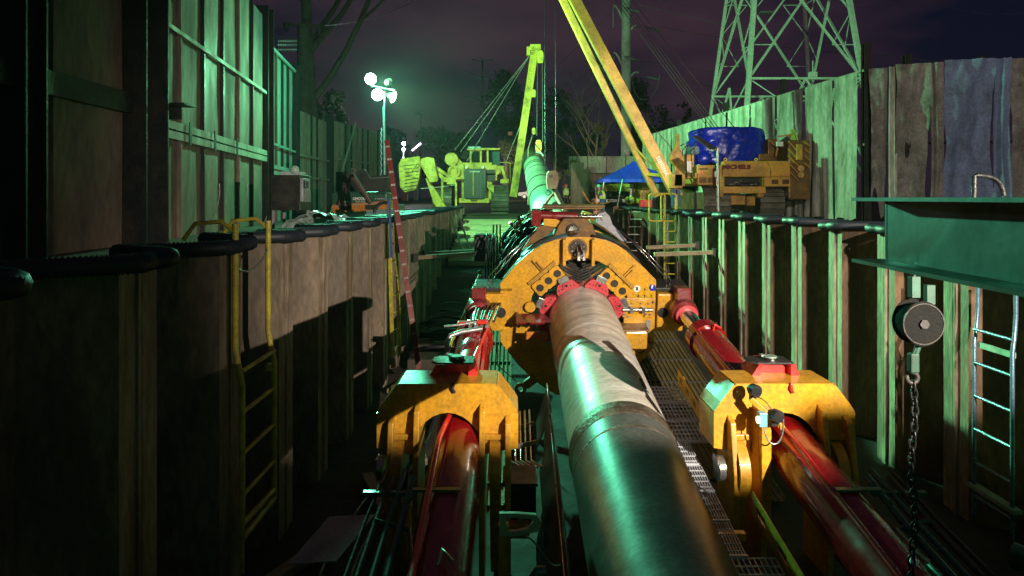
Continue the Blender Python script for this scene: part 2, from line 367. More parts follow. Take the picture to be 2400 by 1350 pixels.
# grey paint discs on the piles
# ================================================================ corrugated hoses on the pile tops
def hose(name, side, X, c0, k0, k1, r, label, z=ZT, wob=.05):
    pts = []
    for k in range(k0, k1):
        y = c0 + 1.4*k; s = side; o = X + s*.45
        pts += [V((o+s*.03, y-.62, 0)), V((X-s*.07, y-.26, 0)), V((X-s*.09, y, 0)), V((X-s*.07, y+.26, 0)), V((o+s*.03, y+.62, 0))]
    # resample smooth (Catmull-Rom)
    sm = []
    for i in range(1, len(pts)-2):
        p0, p1, p2, p3 = pts[i-1], pts[i], pts[i+1], pts[i+2]; L_ = (p2-p1).length; st = max(2, int(L_/.0125))
        for j in range(st):
            t = j/st
            q = .5*((2*p1) + (-p0+p2)*t + (2*p0-5*p1+4*p2-p3)*t*t + (-p0+3*p1-3*p2+p3)*t**3)
            sm.append(V((q.x, q.y, z + .01 + wob*noise.noise(V((q.y*.9, X, 3))))))
    rs = [r*(1.0 if i % 2 else .80) for i in range(len(sm))]
    b = MB(); b.tube(sm, rs, 9)
    o = b.build(name, M_HOSE, None, cat='hose', label=label, at=(X, sm[0].y, z))
    for p in o.data.polygons: p.use_smooth = True
hose('corrugated_hose', -1, -2.52, 4.3, -2, 20, .07, 'black corrugated hose looping over the top of the left pile wall', wob=.03)
hose('corrugated_hose', 1, 5.2, 7.5, -5, 17, .07, 'black corrugated hose running along the top of the right pile wall')
# back ends of the pile walls
# ================================================================ noise walls, left
def noise_panel(x0, y0, x1, y1, z0, z1, m, parent, studs, rails=(), bulge=.03):
    a = V((x0, y0, 0)); b_ = V((x1, y1, 0)); dr = (b_-a).normalized(); nrm = V((dr.y, -dr.x, 0))   # towards the pit
    L_ = (b_-a).length; nb = max(2, int(L_/.28)); rows = []
    for i in range(9):
        z = z0+(z1-z0)*i/8
        rows.append([a + dr*(L_*j/nb) + Z_*z + nrm*(bulge*noise.noise(V((j*.6, z*.5, x0)))) for j in range(nb+1)])
    MB().sheet(rows, False).build('panel', m, parent, solid=.03)
    for k in range(studs):
        p = a + dr*(L_*(k+1)/(studs+1)) + nrm*.05
        s_ = MB(); s_.beam(p+Z_*z0, p+Z_*z1, .07, .09, nrm); s_.build('stud', M_POST if k % 3 else M_PANEL, parent)
    for zr, hh, tt in rails:
        s_ = MB(); s_.beam(a+nrm*.13+Z_*zr, b_+nrm*.13+Z_*zr, tt, hh); s_.build('rail', M_PANELG, parent)
def hpost(x, y, z1, parent, w_=.42, a=(0,1,0)):
    b = MB(); b.ibeam((x, y, GZ-.2), (x, y, z1), w_*.85, w_, .035, up=a); return b.build('post', M_POST, parent)
def lx(d): return -5.16-.147*d
n1 = thing('noise_wall', 'tall brown noise wall nearest the camera at far left', 'noise wall', (-6.9, 6, GZ))
noise_panel(-6.95, -3, -6.95, 11.4, GZ, 6.6, M_PANEL, n1, 7)
for zz in (1.7, 4.9): 
    b = MB(); b.beam((-6.82, -3, zz), (-6.82, 11.4, zz), .12, .36); b.build('waler_beam', M_POST, n1)
hpost(-6.78, 8.9, 6.8, n1); hpost(-6.78, 4.2, 6.8, n1)
n2 = thing('noise_wall', 'tall noise wall with green-lit timber rails and dark steel studs, left side', 'noise wall', (lx(16), 16, GZ))
hpost(lx(11.8)+.05, 11.8, 6.8, n2, .75)
noise_panel(lx(12.2), 12.2, lx(21.2), 21.2, GZ, 6.1, M_PANEL, n2, 5, rails=((3.5, .09, .05), (1.50, .16, .06), (1.30, .16, .06)))
for dd in (13.9, 15.6, 17.5): 
    p = V((lx(dd)+.02, dd, 0)); s_ = MB(); s_.box((p.x+.2, p.y, 1.4), (.02, .08, .5)); s_.build('clamp', M_DARK, n2)
s_ = MB(); s_.box((lx(12.7)+.35, 12.7, 1.85), (.6, .5, .03)); s_.box((lx(12.7)+.2, 12.95, 1.72), (.3, .02, .25)); s_.build('shelf_bracket', M_DARK, n2)
hpost(lx(21.6), 21.6, 6.45, n2, .5)
n3 = thing('noise_wall', 'narrow noise wall section between two dark posts beside the work light', 'noise wall', (lx(24), 24, GZ))
noise_panel(lx(22), 22, lx(26.2), 26.2, GZ, 5.25, M_PANELG, n3, 3, rails=((5.2, .1, .07), (1.9, .08, .06), (1.1, .14, .06), (.9, .14, .06)))
hpost(lx(26.7), 26.7, 5.6, n3, .42)
n4 = thing('noise_wall', 'lower green-lit noise wall behind the work light tower', 'noise wall', (-9.5, 36, GZ))
noise_panel(-9.9, 29.6, -10.0, 34.5, GZ, 4.1, M_PANELG, n4, 4, rails=((2.0, .1, .06), (1.0, .1, .06)))
hpost(-9.9, 34.7, 4.5, n4, .45)
noise_panel(-9.9, 35.2, -8.35, 44, GZ, 4.3, M_PANELG, n4, 10, rails=((2.2, .1, .06), (.6, .1, .06)))
hpost(-8.3, 44.3, 4.4, n4)
b = MB(); b.tube([(-8.7, 35.6, 4.2), (-9.4, 33.2, GZ+.1)], .055, 8); b.build('prop_brace', M_PANELG, n4)
# ================================================================ right fence with hanging canvas
fr = thing('fence', 'steel post fence carrying hanging canvas sheets, right of the crawler', 'fence', (12, 26, GZ))
fl = [(9.6, 46.5), (10.3, 40), (11.05, 33.5), (11.7, 28), (12.3, 22.5)]
fl2 = [(12.45, 22.3), (13.6, 21.8), (15.0, 21.5), (17.2, 21.1), (20, 20.6)]
def fpost(x, y, z1, w_=.24):
    b = MB(); b.ibeam((x, y, GZ), (x, y, z1), w_, w_, .02, up=(0,1,0)); b.build('post', M_POST, fr)
for (x, y), zt in zip(fl, (4.8, 4.9, 5.0, 5.2, 5.45)): fpost(x+.15, y, zt)
fpost(13.6, 22.05, 4.95); fpost(15.9, 21.6, 4.8); fpost(18.3, 21.2, 4.9)
b = MB(); b.beam((9.68, 46.5, 4.5), (12.4, 22.5, 4.5), .07, .08); b.beam((12.45, 22.45, 4.5), (20, 20.8, 4.5), .07, .08); b.build('top_rail', M_PANELG, fr)
b = MB(); b.beam((9.72, 46.5, 1.9), (12.42, 22.5, 1.9), .06, .08); b.beam((12.45, 22.45, 1.9), (20, 20.8, 1.9), .06, .08); b.build('mid_rail', M_PANELG, fr)
def canvas(x0, y0, x1, y1, z0, z1, m, label, amp=.05, seed=0, gather=0, nf=7, slash=0, lift=None):
    a = V((x0, y0, 0)); b_ = V((x1, y1, 0)); dr = b_-a; L_ = dr.length; dr.normalize(); nrm = V((-dr.y, dr.x, 0))
    if nrm.x > 0 and abs(nrm.x) > .5 or nrm.y > 0 and abs(nrm.x) <= .5: nrm = -nrm
    nx = max(12, int(L_*16)); nz = 34; rows = []
    rr = random.Random(seed); ph = [rr.uniform(0, 6.28) for _ in range(8)]
    for i in range(nz+1):
        t = i/nz; row = []
        for j in range(nx+1):
            s = j/nx; ss = s
            if gather: ss = s*(1-gather*t*.5) + gather*t*.25*math.sin(s*3+ph[0])
            z = z1 + (z0-z1)*t
            if lift: z = z1 + (z0 + lift*(max(0, math.sin(s*math.pi*1.0+ph[1]*.2))**2) - z1)*t
            wv = (math.sin(s*nf*2*math.pi/2 + ph[2] + slash*t*5) * (.35+.65*t) + .5*math.sin(s*nf*4.3+ph[3]+slash*t*9) + .35*math.sin(s*nf*9.1+ph[4]-2*slash*t))
            cre = noise.noise(V((s*L_*2.6 + slash*t*3, t*1.5, seed*3.1)))*1.5 + .25*noise.noise(V((s*L_*6, t*14, seed)))
            if slash > .3:
                an_ = math.atan2(s*L_*.9 - L_*(.8 if seed % 2 else .95), (t+.06)*4)
                wn_ = noise.noise(V((s*L_*1.1, t*2.2, seed+.5))); wv = 1.1*math.sin(an_*5+ph[2]+1.8*wn_)*min(1, .2+t*1.6) + .35*math.sin(an_*13+ph[3]+2*wn_)*min(1, t*2); cre = 1.1*wn_ + .5*noise.noise(V((s*L_*3.3, t*7, seed*2))) + .35*abs(noise.noise(V((s*L_*5+t*4, t*9-s*3, seed))))
            row.append(a + dr*(ss*L_) + Z_*(z + .05*math.sin(s*9+ph[5])*(t > .95)) + nrm*(.12 + amp*(wv*.8+cre)))
        rows.append(row)
    o = MB().sheet(rows).build('canvas_sheet', m, None, label=label, cat='canvas sheet', group='canvas sheets hung along the right fence', at=(a+dr*L_/2+Z_*z0).to_tuple())
    return o
def lerp2(p, q, t): return (p[0]+(q[0]-p[0])*t, p[1]+(q[1]-p[1])*t)
A, B = (9.6, 46.5), (12.3, 22.5)
ts = [0, .12, .24, .35, .46, .57, .67, .77, .86, .94, 1.0]
names = ['farthest from the camera', 'second from the far end of the fence', 'third from the far end of the fence', 'fourth from the far end of the fence', 'directly left of the blue tarp', 'behind the left half of the blue tarp', 'behind the right half of the blue tarp', 'with a black tie line just right of the blue tarp', 'over the chevron counterweight, lit green above and dark below', 'narrow, beside the corner post of the fence']
for i in range(10):
    p = lerp2(A, B, ts[i]+.002); q = lerp2(A, B, ts[i+1]-.004)
    canvas(*p, *q, GZ+.1, 4.46, M_CLOTH, 'green-lit pale canvas sheet, ' + names[i], .05, i+1, slash=.15, nf=5)
canvas(12.38, 22.2, 12.98, 22.05, GZ+.2, 4.5, M_CLOTHD, 'brown torn canvas sheet gathered beside the corner post', .26, 21, gather=.3, slash=.8, lift=1.0, nf=4)
canvas(12.9, 22.0, 13.16, 21.95, GZ+.1, 4.5, M_CLOTH, 'narrow pale canvas strip with a green-lit edge', .05, 22, nf=3)
canvas(13.05, 21.85, 14.08, 21.65, GZ+.1, 4.55, M_CLOTHD, 'wide brown canvas sheet in long diagonal folds', .24, 23, slash=.7, nf=5)
canvas(14.0, 21.6, 14.45, 21.5, GZ+.1, 4.55, M_CLOTHD, 'narrow brown canvas sheet left of the blue-grey one', .14, 24, nf=4, slash=.15)
canvas(14.42, 21.45, 15.9, 21.2, GZ+.0, 4.6, M_CLOTHB, 'blue-grey canvas sheet with a long diagonal crease', .2, 25, slash=.45, nf=4)
canvas(15.85, 21.15, 16.3, 21.1, GZ+.0, 4.6, M_CLOTHB, 'narrow blue-grey canvas sheet in vertical folds', .18, 26, slash=.1, nf=4)
canvas(16.36, 21.1, 18.6, 20.8, GZ+.0, 4.6, M_CLOTHD, 'brown canvas sheet at the right edge of the photo', .2, 27, slash=.4, nf=4)
# far grey panel fence
ff = thing('panel_fence', 'grey square-panelled fence behind the blue gazebo', 'fence', (6, 52, GZ))
for i in range(5):
    for j in range(3):
        b = MB(); b.box((5.35+i*1.55, 52, GZ+.75+j*1.42), (1.49, .08, 1.36)); b.build('panel', M_PANELG if j == 2 else M_PANEL, ff, bevel=.01)
for i in range(6):
    b = MB(); b.box((4.57+i*1.55, 51.95, GZ+2.15), (.07, .12, 4.5)); b.build('post', M_POST, ff)
b = MB(); b.box((5.0, 49, GZ+1.8), (1.0, .08, 3.6)); b.box((5.75, 49, GZ+1.5), (.5, .08, 3.2)); b.build('leaf_gate', M_PANEL, ff)

# headwall added behind the camera, shaped to cut the work lamp's light
hw = MB()
for k in range(9): hw.box((.56, -.25, -3.552+k*.5), (7.12, .18, .488))
hw.build('added_headwall', M_MAT, None, bevel=.01, cat='headwall', label='unseen timber headwall added behind the camera to cut the work light', at=(.5, -.25, -3.7))

hw = MB(); hw.box((4.16, -.25, -1.5165), (.07, .18, 4.367)); hw.box((4.72, -.25, -1.492), (1.04, .18, 4.416))
hw.build('timber_post', M_MAT, None, bevel=.008, cat='post', label='unseen timber posts added behind the camera to block the work light', at=(4.5, -.25, -3.7))  # added posts keep the work lamp off the right yoke and cylinder
# ================================================================ pipeline (rises away from the camera)
SL = .165; AN = math.atan(SL); CX = 1.12
def ax(y, x=CX, r=0, v=0): return V((x+r, y, -1.94 + SL*(y-10.35) + v))
DIRP = V((0, math.cos(AN), math.sin(AN))); UPP = V((0, -math.sin(AN), math.cos(AN)))
pl = thing('pipeline', 'large steel pipe running up the middle of the pit through the yellow clamp', 'pipe', tuple(ax(10.35)), (AN, 0, 0))
def segs(y0, y1, st=.4):
    n = max(2, int((y1-y0)/st)); return [ax(y0+(y1-y0)*i/n) for i in range(n+1)]
b = MB(); b.tube(segs(1.2, 6.42), .535, 72); b.build('pipe_joint', M_PIPE, pl, label='dark green-lit lower length of pipe')
b = MB(); b.tube(segs(6.42, 8.75), .533, 72); b.build('pipe_joint', M_PIPELIT, pl, label='middle length of pipe, paled in colour for the lamp light')
b = MB(); b.tube(segs(8.75, 17), .537, 72); b.tube([ax(8.7), ax(8.76)], [.533, .541], 72); b.build('pipe_joint', M_PIPELIT, pl)
b = MB(); b.tube([ax(6.30), ax(6.34), ax(6.40), ax(6.42), ax(6.44), ax(6.50), ax(6.54)], [.536, .545, .545, .552, .545, .545, .536], 72); b.build('weld_seam', M_WELD, pl)
b = MB(); b.tube([ax(6.05), ax(6.06), ax(6.075), ax(6.085)], [.5355, .5385, .5385, .5355], 72); b.build('weld_seam', M_WELD, pl)
b = MB(); b.tube(segs(17, 37), .54, 48)
b.build('coated_section', M_COATG, pl)
for yy in (21.6, 24.2, 27.5, 29.0, 29.6): b = MB(); b.ring(ax(yy), ax(yy+.16), .556, .54, 40); b.build('field_joint_band', M_COATB, pl)
b = MB(); b.tube([ax(31.5), ax(37.05)], .548, 40); b.build('dark_end_section', M_COATB, pl)
# stencilled scrawl on the pipe
text('42.0 x', 'lettering', M_LBK, pl, ax(7.2, CX+.36, 0, .405), V((.0, -1, -SL)), V((-.75, 0, .66)), .12, depth=.003)
# ================================================================ thruster clamp
th = thing('pipe_thruster', 'big yellow pipe thruster clamp with red jaws around the steel pipe', 'pipe thruster', tuple(ax(10.35)), (AN, 0, 0))
def tl(u, w_, v): return V((u, w_, v))
def TBd(bm, name, m, parent=th, **k): return bm.build(name, m, parent, world=False, **k)
outer = [(-1.31,-.4),(-1.31,.1),(-1.31,.58),(-1.19,.73),(-1.06,.89),(-.91,1.03),(-.76,1.15),(-.6,1.24),(-.44,1.30),(-.29,1.33),(-.05,1.34),(.19,1.33),(.38,1.29),(.54,1.22),(.69,1.12),(.82,1.0),(1.0,.83),(1.19,.64),(1.19,.2),(1.19,-.5),(1.05,-.68),(.88,-.84),(.65,-1.1),(.4,-1.32),(0,-1.36),(-.4,-1.32),(-.75,-1.08),(-1.02,-.8)]
def inn(u, v):
    a = math.atan2(v-.05, u)
    r = .76
    dg = math.degrees(a)
    if 35 < dg < 145: r = .97 - .002*abs(dg-92)
    elif -60 < dg <= 35: r = .80
    elif dg < -60 or dg > 200: r = .74
    else: r = .86
    return (r*math.cos(a), .05 + r*math.sin(a))
b = MB(); b.ringprism(outer, [inn(*p) for p in outer], (0,0,0), (1,0,0), (0,0,1), -.06)
TBd(b, 'face_plate', M_YEL, bevel=.008)
b = MB(); b.ringprism([(x*.97, y*.97) for x, y in outer], [(x*1.12, y*1.12) for x, y in [inn(*p) for p in outer]], (0, .35, 0), (1,0,0), (0,0,1), -.06)
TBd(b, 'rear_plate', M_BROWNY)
# inner drum, dark
b = MB(); b.ring((0, .07, .03), (0, 2.9, .03), 1.0, .93, 48); TBd(b, 'inner_drum', M_DARK)
# top centre fins + flange with actuator
for u in (-.30, .155):
    b = MB(); b.box((u, -.07, 1.12), (.05, .14, .42)); TBd(b, 'fin', M_YEL, bevel=.01)
b = MB(); b.box((-.07, -.012, 1.2), (.40, .02, .3)); TBd(b, 'top_plate', M_YEL, bevel=.004)
b = MB(); b.cyl((-.08, -.03, 1.17), (-.08, -.008, 1.17), .155, n=32); TBd(b, 'flange', M_BROWNY)
b = MB(); b.cyl((-.08, -.05, 1.17), (-.08, -.03, 1.17), .125, n=32); fl_ = TBd(b, 'flange_ring', M_DARK)
for k in range(8):
    a = R(22+45*k); b = MB(); b.cyl((-.08+.1*math.cos(a), -.065, 1.17+.1*math.sin(a)), (-.08+.1*math.cos(a), -.048, 1.17+.1*math.sin(a)), .013, n=8)
    o = TBd(b, 'bolt', M_CHROME)
b = MB(); b.cyl((-.05, -.22, 1.08), (-.06, -.03, 1.2), .05, n=20); b.box((-.08, -.2, 1.09), (.05, .07, .14)); b.box((-.0, -.2, 1.09), (.045, .07, .14)); TBd(b, 'actuator', M_CHROME, bevel=.006)
# jaw arms: yellow plates with three real holes
def jaw(cu, cv, ang, sgn):
    b = MB(); L_ = .54; H = .235; t = .07; M = Matrix.Translation(V((cu, -.06, cv))) @ Matrix.Rotation(R(-ang), 4, 'Y')
    cells = [(-L_/2 + L_*k/3, -L_/2 + L_*(k+1)/3) for k in range(3)]
    for x0, x1 in cells:
        cx = (x0+x1)/2; N = 24; oc = []; ic = []
        for k in range(N):
            a = 2*math.pi*k/N; c_, s_ = math.cos(a), math.sin(a); q = max(abs(c_)/((x1-x0)/2), abs(s_)/(H/2))
            oc.append((cx + c_/q, s_/q)); ic.append((cx + .062*c_, .062*s_))
        s2 = MB(); s2.ringprism(oc, ic, (0,0,0), (1,0,0), (0,0,1), -t); b.add([M @ v for v in s2.v], s2.f)
    o = TBd(b, 'jaw_arm', M_YEL)
    b = MB(); s2 = MB(); s2.box((0, .05, 0), (L_*.96, .05, H*.9)); b.add([M @ v for v in s2.v], s2.f); b.build('backing', M_DARK, o, world=False)
    b = MB()
    for xx, zz in ((-L_/2+.04, H/2+.02), (L_/2-.04, H/2+.02)):
        s2 = MB(); s2.cyl((xx, .0, zz), (xx, .03, zz), .014, n=8); b.add([M @ v for v in s2.v], s2.f)
    s2 = MB(); s2.box((0, .03, H/2+.045), (L_*1.02, .05, .05)); s2.box((.02, .03, H/2+.18), (.012, .05, .24)); s2.box((.06, .03, H/2+.15), (.012, .05, .18)); b.add([M @ v for v in s2.v], s2.f)
    TBd(b, 'guide_strip', M_YELD)
jaw(-.54, .645, 41, -1)
jaw(.51, .60, -44, 1)
# red clamp shoes around the pipe
def shoe(a0, a1, r0=.548, r1=.70, w_=-.10, t=.12):
    N = 12; po = []; pi_ = []
    for k in range(N+1):
        a = R(a0+(a1-a0)*k/N); q = k/N; rr = r1 if .15 < q < .85 else r0+.05
        rr = r0+.045 + (r1-r0-.045)*min(1, min(q, 1-q)*4.5)
        po.append((rr*math.cos(a), rr*math.sin(a))); pi_.append((r0*math.cos(a), r0*math.sin(a)))
    b = MB(); b.prism(po + pi_[::-1], (0, w_+t, 0), (1,0,0), (0,0,1), t)
    o = TBd(b, 'clamp_shoe', M_PINK)
    am = R((a0+a1)/2)
    for da, rr, s_ in ((0, .64, .032), ):
        p = V((rr*math.cos(am+da), w_-.001, rr*math.sin(am+da)))
        b = MB(); b.ring(p-V((0,.03,0)), p+V((0,.03,0)), s_*1.55, s_*.8, 20); b.build('pin_ring', M_PINK, o, world=False)
        b = MB(); b.cyl(p-V((0,.004,0)), p+V((0,.01,0)), s_*.78, n=14); b.build('pin', M_DARK, o, world=False)
    for q in (.18, .32, .7, .84):
        a = R(a0+(a1-a0)*q); p = V((.612*math.cos(a), w_-.003, .612*math.sin(a))); b = MB(); b.cyl(p-V((0,.006,0)), p, .011, n=8); b.build('bolt', M_DARK, o, world=False)
    # silver bracket
    p = V((.735*math.cos(am), w_+.02, .735*math.sin(am))); sp = MB(); sp.box((0,0,0), (.17, .05, .1)); Mx = Matrix.Translation(p) @ Matrix.Rotation(R(90)-am, 4, 'Y')
    b = MB(); b.add([Mx @ v for v in sp.v], sp.f); b.build('silver_bracket', M_STEEL, o, world=False, bevel=.006)
for a0, a1 in ((96, 133), (46, 86), (4, 42), (-38, -2), (138, 176), (180, 218)): shoe(a0, a1)
b = MB(); b.ring((0, -.02, 0), (0, .5, 0), .60, .55, 48); TBd(b, 'clamp_ring', M_MAROON)
# stack of ribbed wedge leaves in the upper V of the opening
for k in range(11):
    y = .02 + k*.13; z0 = .60 + k*.030; hw = .34
    b = MB()
    b.prism([(-hw, z0+.20), (-.06, z0-.015), (.0, z0-.03), (.06, z0-.015), (hw, z0+.20), (hw, z0+.235), (.05, z0+.035), (-.05, z0+.035), (-hw, z0+.235)], (-.02, y, 0), (1,0,0), (0,0,1), -.035)
    TBd(b, 'wedge_leaf', M_DARK if k % 2 else M_BROWNY)
for k in range(16):
    y = -.05+k*.085
    for s_ in (-1, 1):
        b = MB(); b.beam((-.02, y, .63+k*.021), (-.02+s_*(.16+.01*k), y+.02, .70+k*.021), .02, .028); TBd(b, 'comb_tooth', M_STEEL if k > 9 else M_DARK)
# right hand control plate, box, bolts, stickers
b = MB(); b.box((.93, -.035, -.02), (.50, .03, .74)); TBd(b, 'control_plate', M_YEL, bevel=.006)
b = MB(); b.box((.88, -.075, .275), (.46, .03, .11)); b.box((.76, -.075, .10), (.22, .03, .10)); b.box((1.06, -.075, .10), (.12, .03, .10)); TBd(b, 'bolted_strip', M_YEL, bevel=.004)
b = MB(); b.cyl((.64, -.13, .19), (1.12, -.13, .19), .028, n=12); b.box((.78, -.13, .19), (.05, .08, .09)); b.box((.97, -.13, .19), (.05, .08, .09)); TBd(b, 'pivot_rod', M_STEEL)
for u, v in ((.78,.28),(.93,.28),(1.05,.28),(1.14,.30),(.68,.10),(.73,.06),(1.02,.10),(1.08,.10),(1.08,-.30),(1.08,-.37),(1.14,-.38),(.66,.28)):
    b = MB(); b.cyl((u, -.1, v), (u, -.06, v), .018, n=8); TBd(b, 'bolt', M_STEEL)
b = MB(); b.prism([(.60,-.08),(1.02,-.08),(.98,-.14),(.98,-.42),(.66,-.42),(.64,-.14)], (0, -.05, 0), (1,0,0), (0,0,1), .0001)
b = MB(); b.box((.83, -.2, -.24), (.36, .3, .30)); bx_ = TBd(b, 'yellow_box', M_YEL, bevel=.03)
b = MB(); b.box((.83, -.2, -.075), (.40, .34, .025)); b.build('lid', M_BROWNY, bx_, world=False, bevel=.006)
b = MB(); b.box((1.07, -.055, -.16), (.07, .02, .30)); TBd(b, 'grey_slot_plate', M_GREY)
b = MB(); b.tube(arc((.96, -.1, -.5), .045, 60, -200, 12), .014, 6); TBd(b, 'hook', M_DARK)
for u, v, k in ((.885,.50,'o'),(1.01,.50,'t'),(1.13,.515,'b'),(.91,.395,'t'),(1.01,.395,'t'),(1.12,.395,'t')):
    y = -.002
    if k == 't':
        b = MB(); b.prism([(u-.055, v-.045), (u+.055, v-.045), (u, v+.05)], (0, y, 0), (1,0,0), (0,0,1), -.004); b.v = [V((q.x, q.y-.0, q.z)) for q in b.v]
        b.v = [V((q.x, -abs(q.y)-.001, q.z)) for q in b.v]; o = TBd(b, 'warning_sticker', M_STKY)
        b = MB(); b.box((u, -.009, v-.012), (.016, .004, .04)); b.build('pictogram', M_LBK, o, world=False)
    else:
        b = MB(); b.cyl((u, -.006, v), (u, -.001, v), .055, n=24); o = TBd(b, 'warning_sticker', M_LWH if k == 'o' else M_STKB)
        b = MB()
        if k == 'o': b.box((u, -.009, v), (.03, .004, .055)); b.beam((u-.035, -.0095, v+.035), (u+.035, -.0095, v-.035), .012, .004)
        else: b.box((u-.005, -.009, v+.01), (.022, .004, .04)); b.cyl((u, -.01, v+.035), (u, -.007, v+.035), .013, n=10)
        b.build('pictogram', M_LBK if k == 'o' else M_LWH, o, world=False)
# outer casing: ribs and panels wrapping back over the drum
def ribarc(y, r, t, w_, a0, a1, m, name='casing_rib'):
    n = 26; po = []; pi_ = []
    for k in range(n+1):
        a = R(a0+(a1-a0)*k/n); po.append((r*math.cos(a), .05+r*math.sin(a))); pi_.append(((r-w_)*math.cos(a), .05+(r-w_)*math.sin(a)))
    b = MB(); b.prism(po+pi_[::-1], (0, y+t, 0), (1,0,0), (0,0,1), t); return TBd(b, name, m)
for k in range(6):
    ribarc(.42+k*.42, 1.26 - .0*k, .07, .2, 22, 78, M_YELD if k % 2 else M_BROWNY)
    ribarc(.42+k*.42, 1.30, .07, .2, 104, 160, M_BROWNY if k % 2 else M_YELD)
def shell(y0, y1, r, a0, a1, m, name):
    rows = []
    for y in (y0, y1): rows.append([V((r*math.cos(R(a0+(a1-a0)*i/14)), y, .05+r*math.sin(R(a0+(a1-a0)*i/14)))) for i in range(15)])
    return TBd(MB().sheet(rows), name, m, solid=.03)
shell(.08, 2.9, 1.08, 25, 155, M_DARK, 'casing_shell')
shell(.10, .62, 1.285, 100, 138, M_TEALP, 'casing_panel'); shell(.10, .6, 1.25, 42, 82, M_DARK, 'casing_panel')
for k, (a0, a1) in enumerate(((24, 38), (41, 58), (60, 76))): shell(.75+.15*k, 1.75, 1.24, a0, a1, M_BROWNY, 'casing_panel'); shell(1.95, 2.75, 1.22, a0, a1, M_YELD, 'casing_panel')
for k, (a0, a1) in enumerate(((142, 156), (124, 139))): shell(.8, 1.7, 1.27, a0, a1, M_YELD, 'casing_panel')
# rubber hoses packed over the left shoulder
hr = random.Random(5)
for k in range(34):
    a0 = R(hr.uniform(100, 152)); y0 = hr.uniform(.75, 2.6); rr = 1.33+hr.uniform(0, .13); pts = []
    for i in range(15):
        a = a0 + R(i*hr.uniform(2.0, 3.2)); pts.append((rr*math.cos(a)+.02*math.sin(i+k), y0 + i*.045*(1 if k % 3 else -1) + .05*math.sin(i*.9+k), .05+rr*math.sin(a)))
    b = MB(); b.tube(pts, hr.uniform(.014, .03), 7); TBd(b, 'hydraulic_hose', M_BLACK)
for k in range(9):
    b = MB(); p = V((-.95+hr.uniform(-.2,.25), 2.0+hr.uniform(-.6,.8), 1.12+hr.uniform(-.1,.12))); b.cyl(p, p+V((hr.uniform(-.1,.1), hr.uniform(-.05,.05), .1)), .03, n=8); TBd(b, 'hose_fitting', M_CHROME if k % 2 else M_YEL)
# chrome guard rails on both shoulders
for s_, xo in ((-1, -.06), (1, .0)):
    for k in (0, 1):
        e = .07*k
        pts = [(s_*(.62)+xo, .5+e, 1.36), (s_*.72+xo, .35+e, 1.32), (s_*(1.06+e)+xo, .2+e, .98), (s_*(1.36+e)+xo, .1+e, .66), (s_*(1.38+e)+xo, .1+e, .58), (s_*(1.38+e)+xo, .1+e, .25)]
        b = MB(); b.tube(pts, .011, 6); TBd(b, 'guard_rail', M_CHROME)
    pts = [(s_*1.30+xo, .1, -.5), (s_*1.30+xo, .1, -.85), (s_*1.0+xo, .1, -1.12), (s_*.8+xo, .1, -1.25)]
    b = MB(); b.tube(pts, .011, 6); TBd(b, 'guard_rail', M_CHROME)
# top: pin block, crosswise lock cylinder, lever, crossbeam
b = MB(); b.prism([(-.48,1.20),(.30,1.20),(.2,1.46),(.06,1.58),(-.28,1.58),(-.36,1.46)], (0, .62, 0), (1,0,0), (0,0,1), .3); TBd(b, 'pin_block', M_BROWNY, bevel=.01)
b = MB(); b.cyl((-.13, .26, 1.40), (-.13, .34, 1.40), .10, n=24); TBd(b, 'pin_washer', M_DARK)
b = MB(); b.cyl((-.13, .22, 1.40), (-.13, .27, 1.40), .075, n=24); TBd(b, 'pin', M_CHROME)
b = MB(); b.cyl((-.74, .55, 1.59), (-.04, .55, 1.57), .075, n=20); b.box((-.72, .55, 1.56), (.15, .2, .26)); TBd(b, 'lock_cylinder', M_MAROON, bevel=.01)
b = MB(); b.cyl((-.05, .55, 1.57), (.36, .55, 1.57), .036, n=16); TBd(b, 'lock_rod', M_CHROME)
b = MB(); b.prism([(.30,1.62),(.42,1.66),(.50,1.58),(.55,1.44),(.80,1.16),(.72,1.15),(.42,1.38),(.29,1.46)], (0, .66, 0), (1,0,0), (0,0,1), .14); TBd(b, 'lever', M_GREY, bevel=.01)
b = MB(); b.cyl((.40, .48, 1.56), (.40, .55, 1.56), .045, n=18); TBd(b, 'lever_pin', M_STEEL)
b = MB(); b.box((-.07, .85, 1.70), (1.05, .16, .035)); b.box((-.07, .85, 1.665), (1.0, .03, .05)); TBd(b, 'cross_beam', M_BROWNY, bevel=.005)
b = MB(); b.prism([(-.60,1.44),(-.22,1.40),(-.22,1.48),(-.4,1.55),(-.60,1.56)], (0, .44, 0), (1,0,0), (0,0,1), .02); TBd(b, 'yellow_bracket', M_YEL, bevel=.004)
b = MB(); b.prism([(.06,1.34),(.14,1.34),(.12,1.54),(.02,1.58)], (0, .42, 0), (1,0,0), (0,0,1), .05); TBd(b, 'yellow_bracket', M_YEL, bevel=.004)
b = MB(); b.prism([(-.95,1.02),(-.52,1.28),(-.32,1.46),(-.7,1.42)], (0, .52, 0), (1,0,0), (0,0,1), .05); TBd(b, 'shoulder_plate', M_BROWNY)
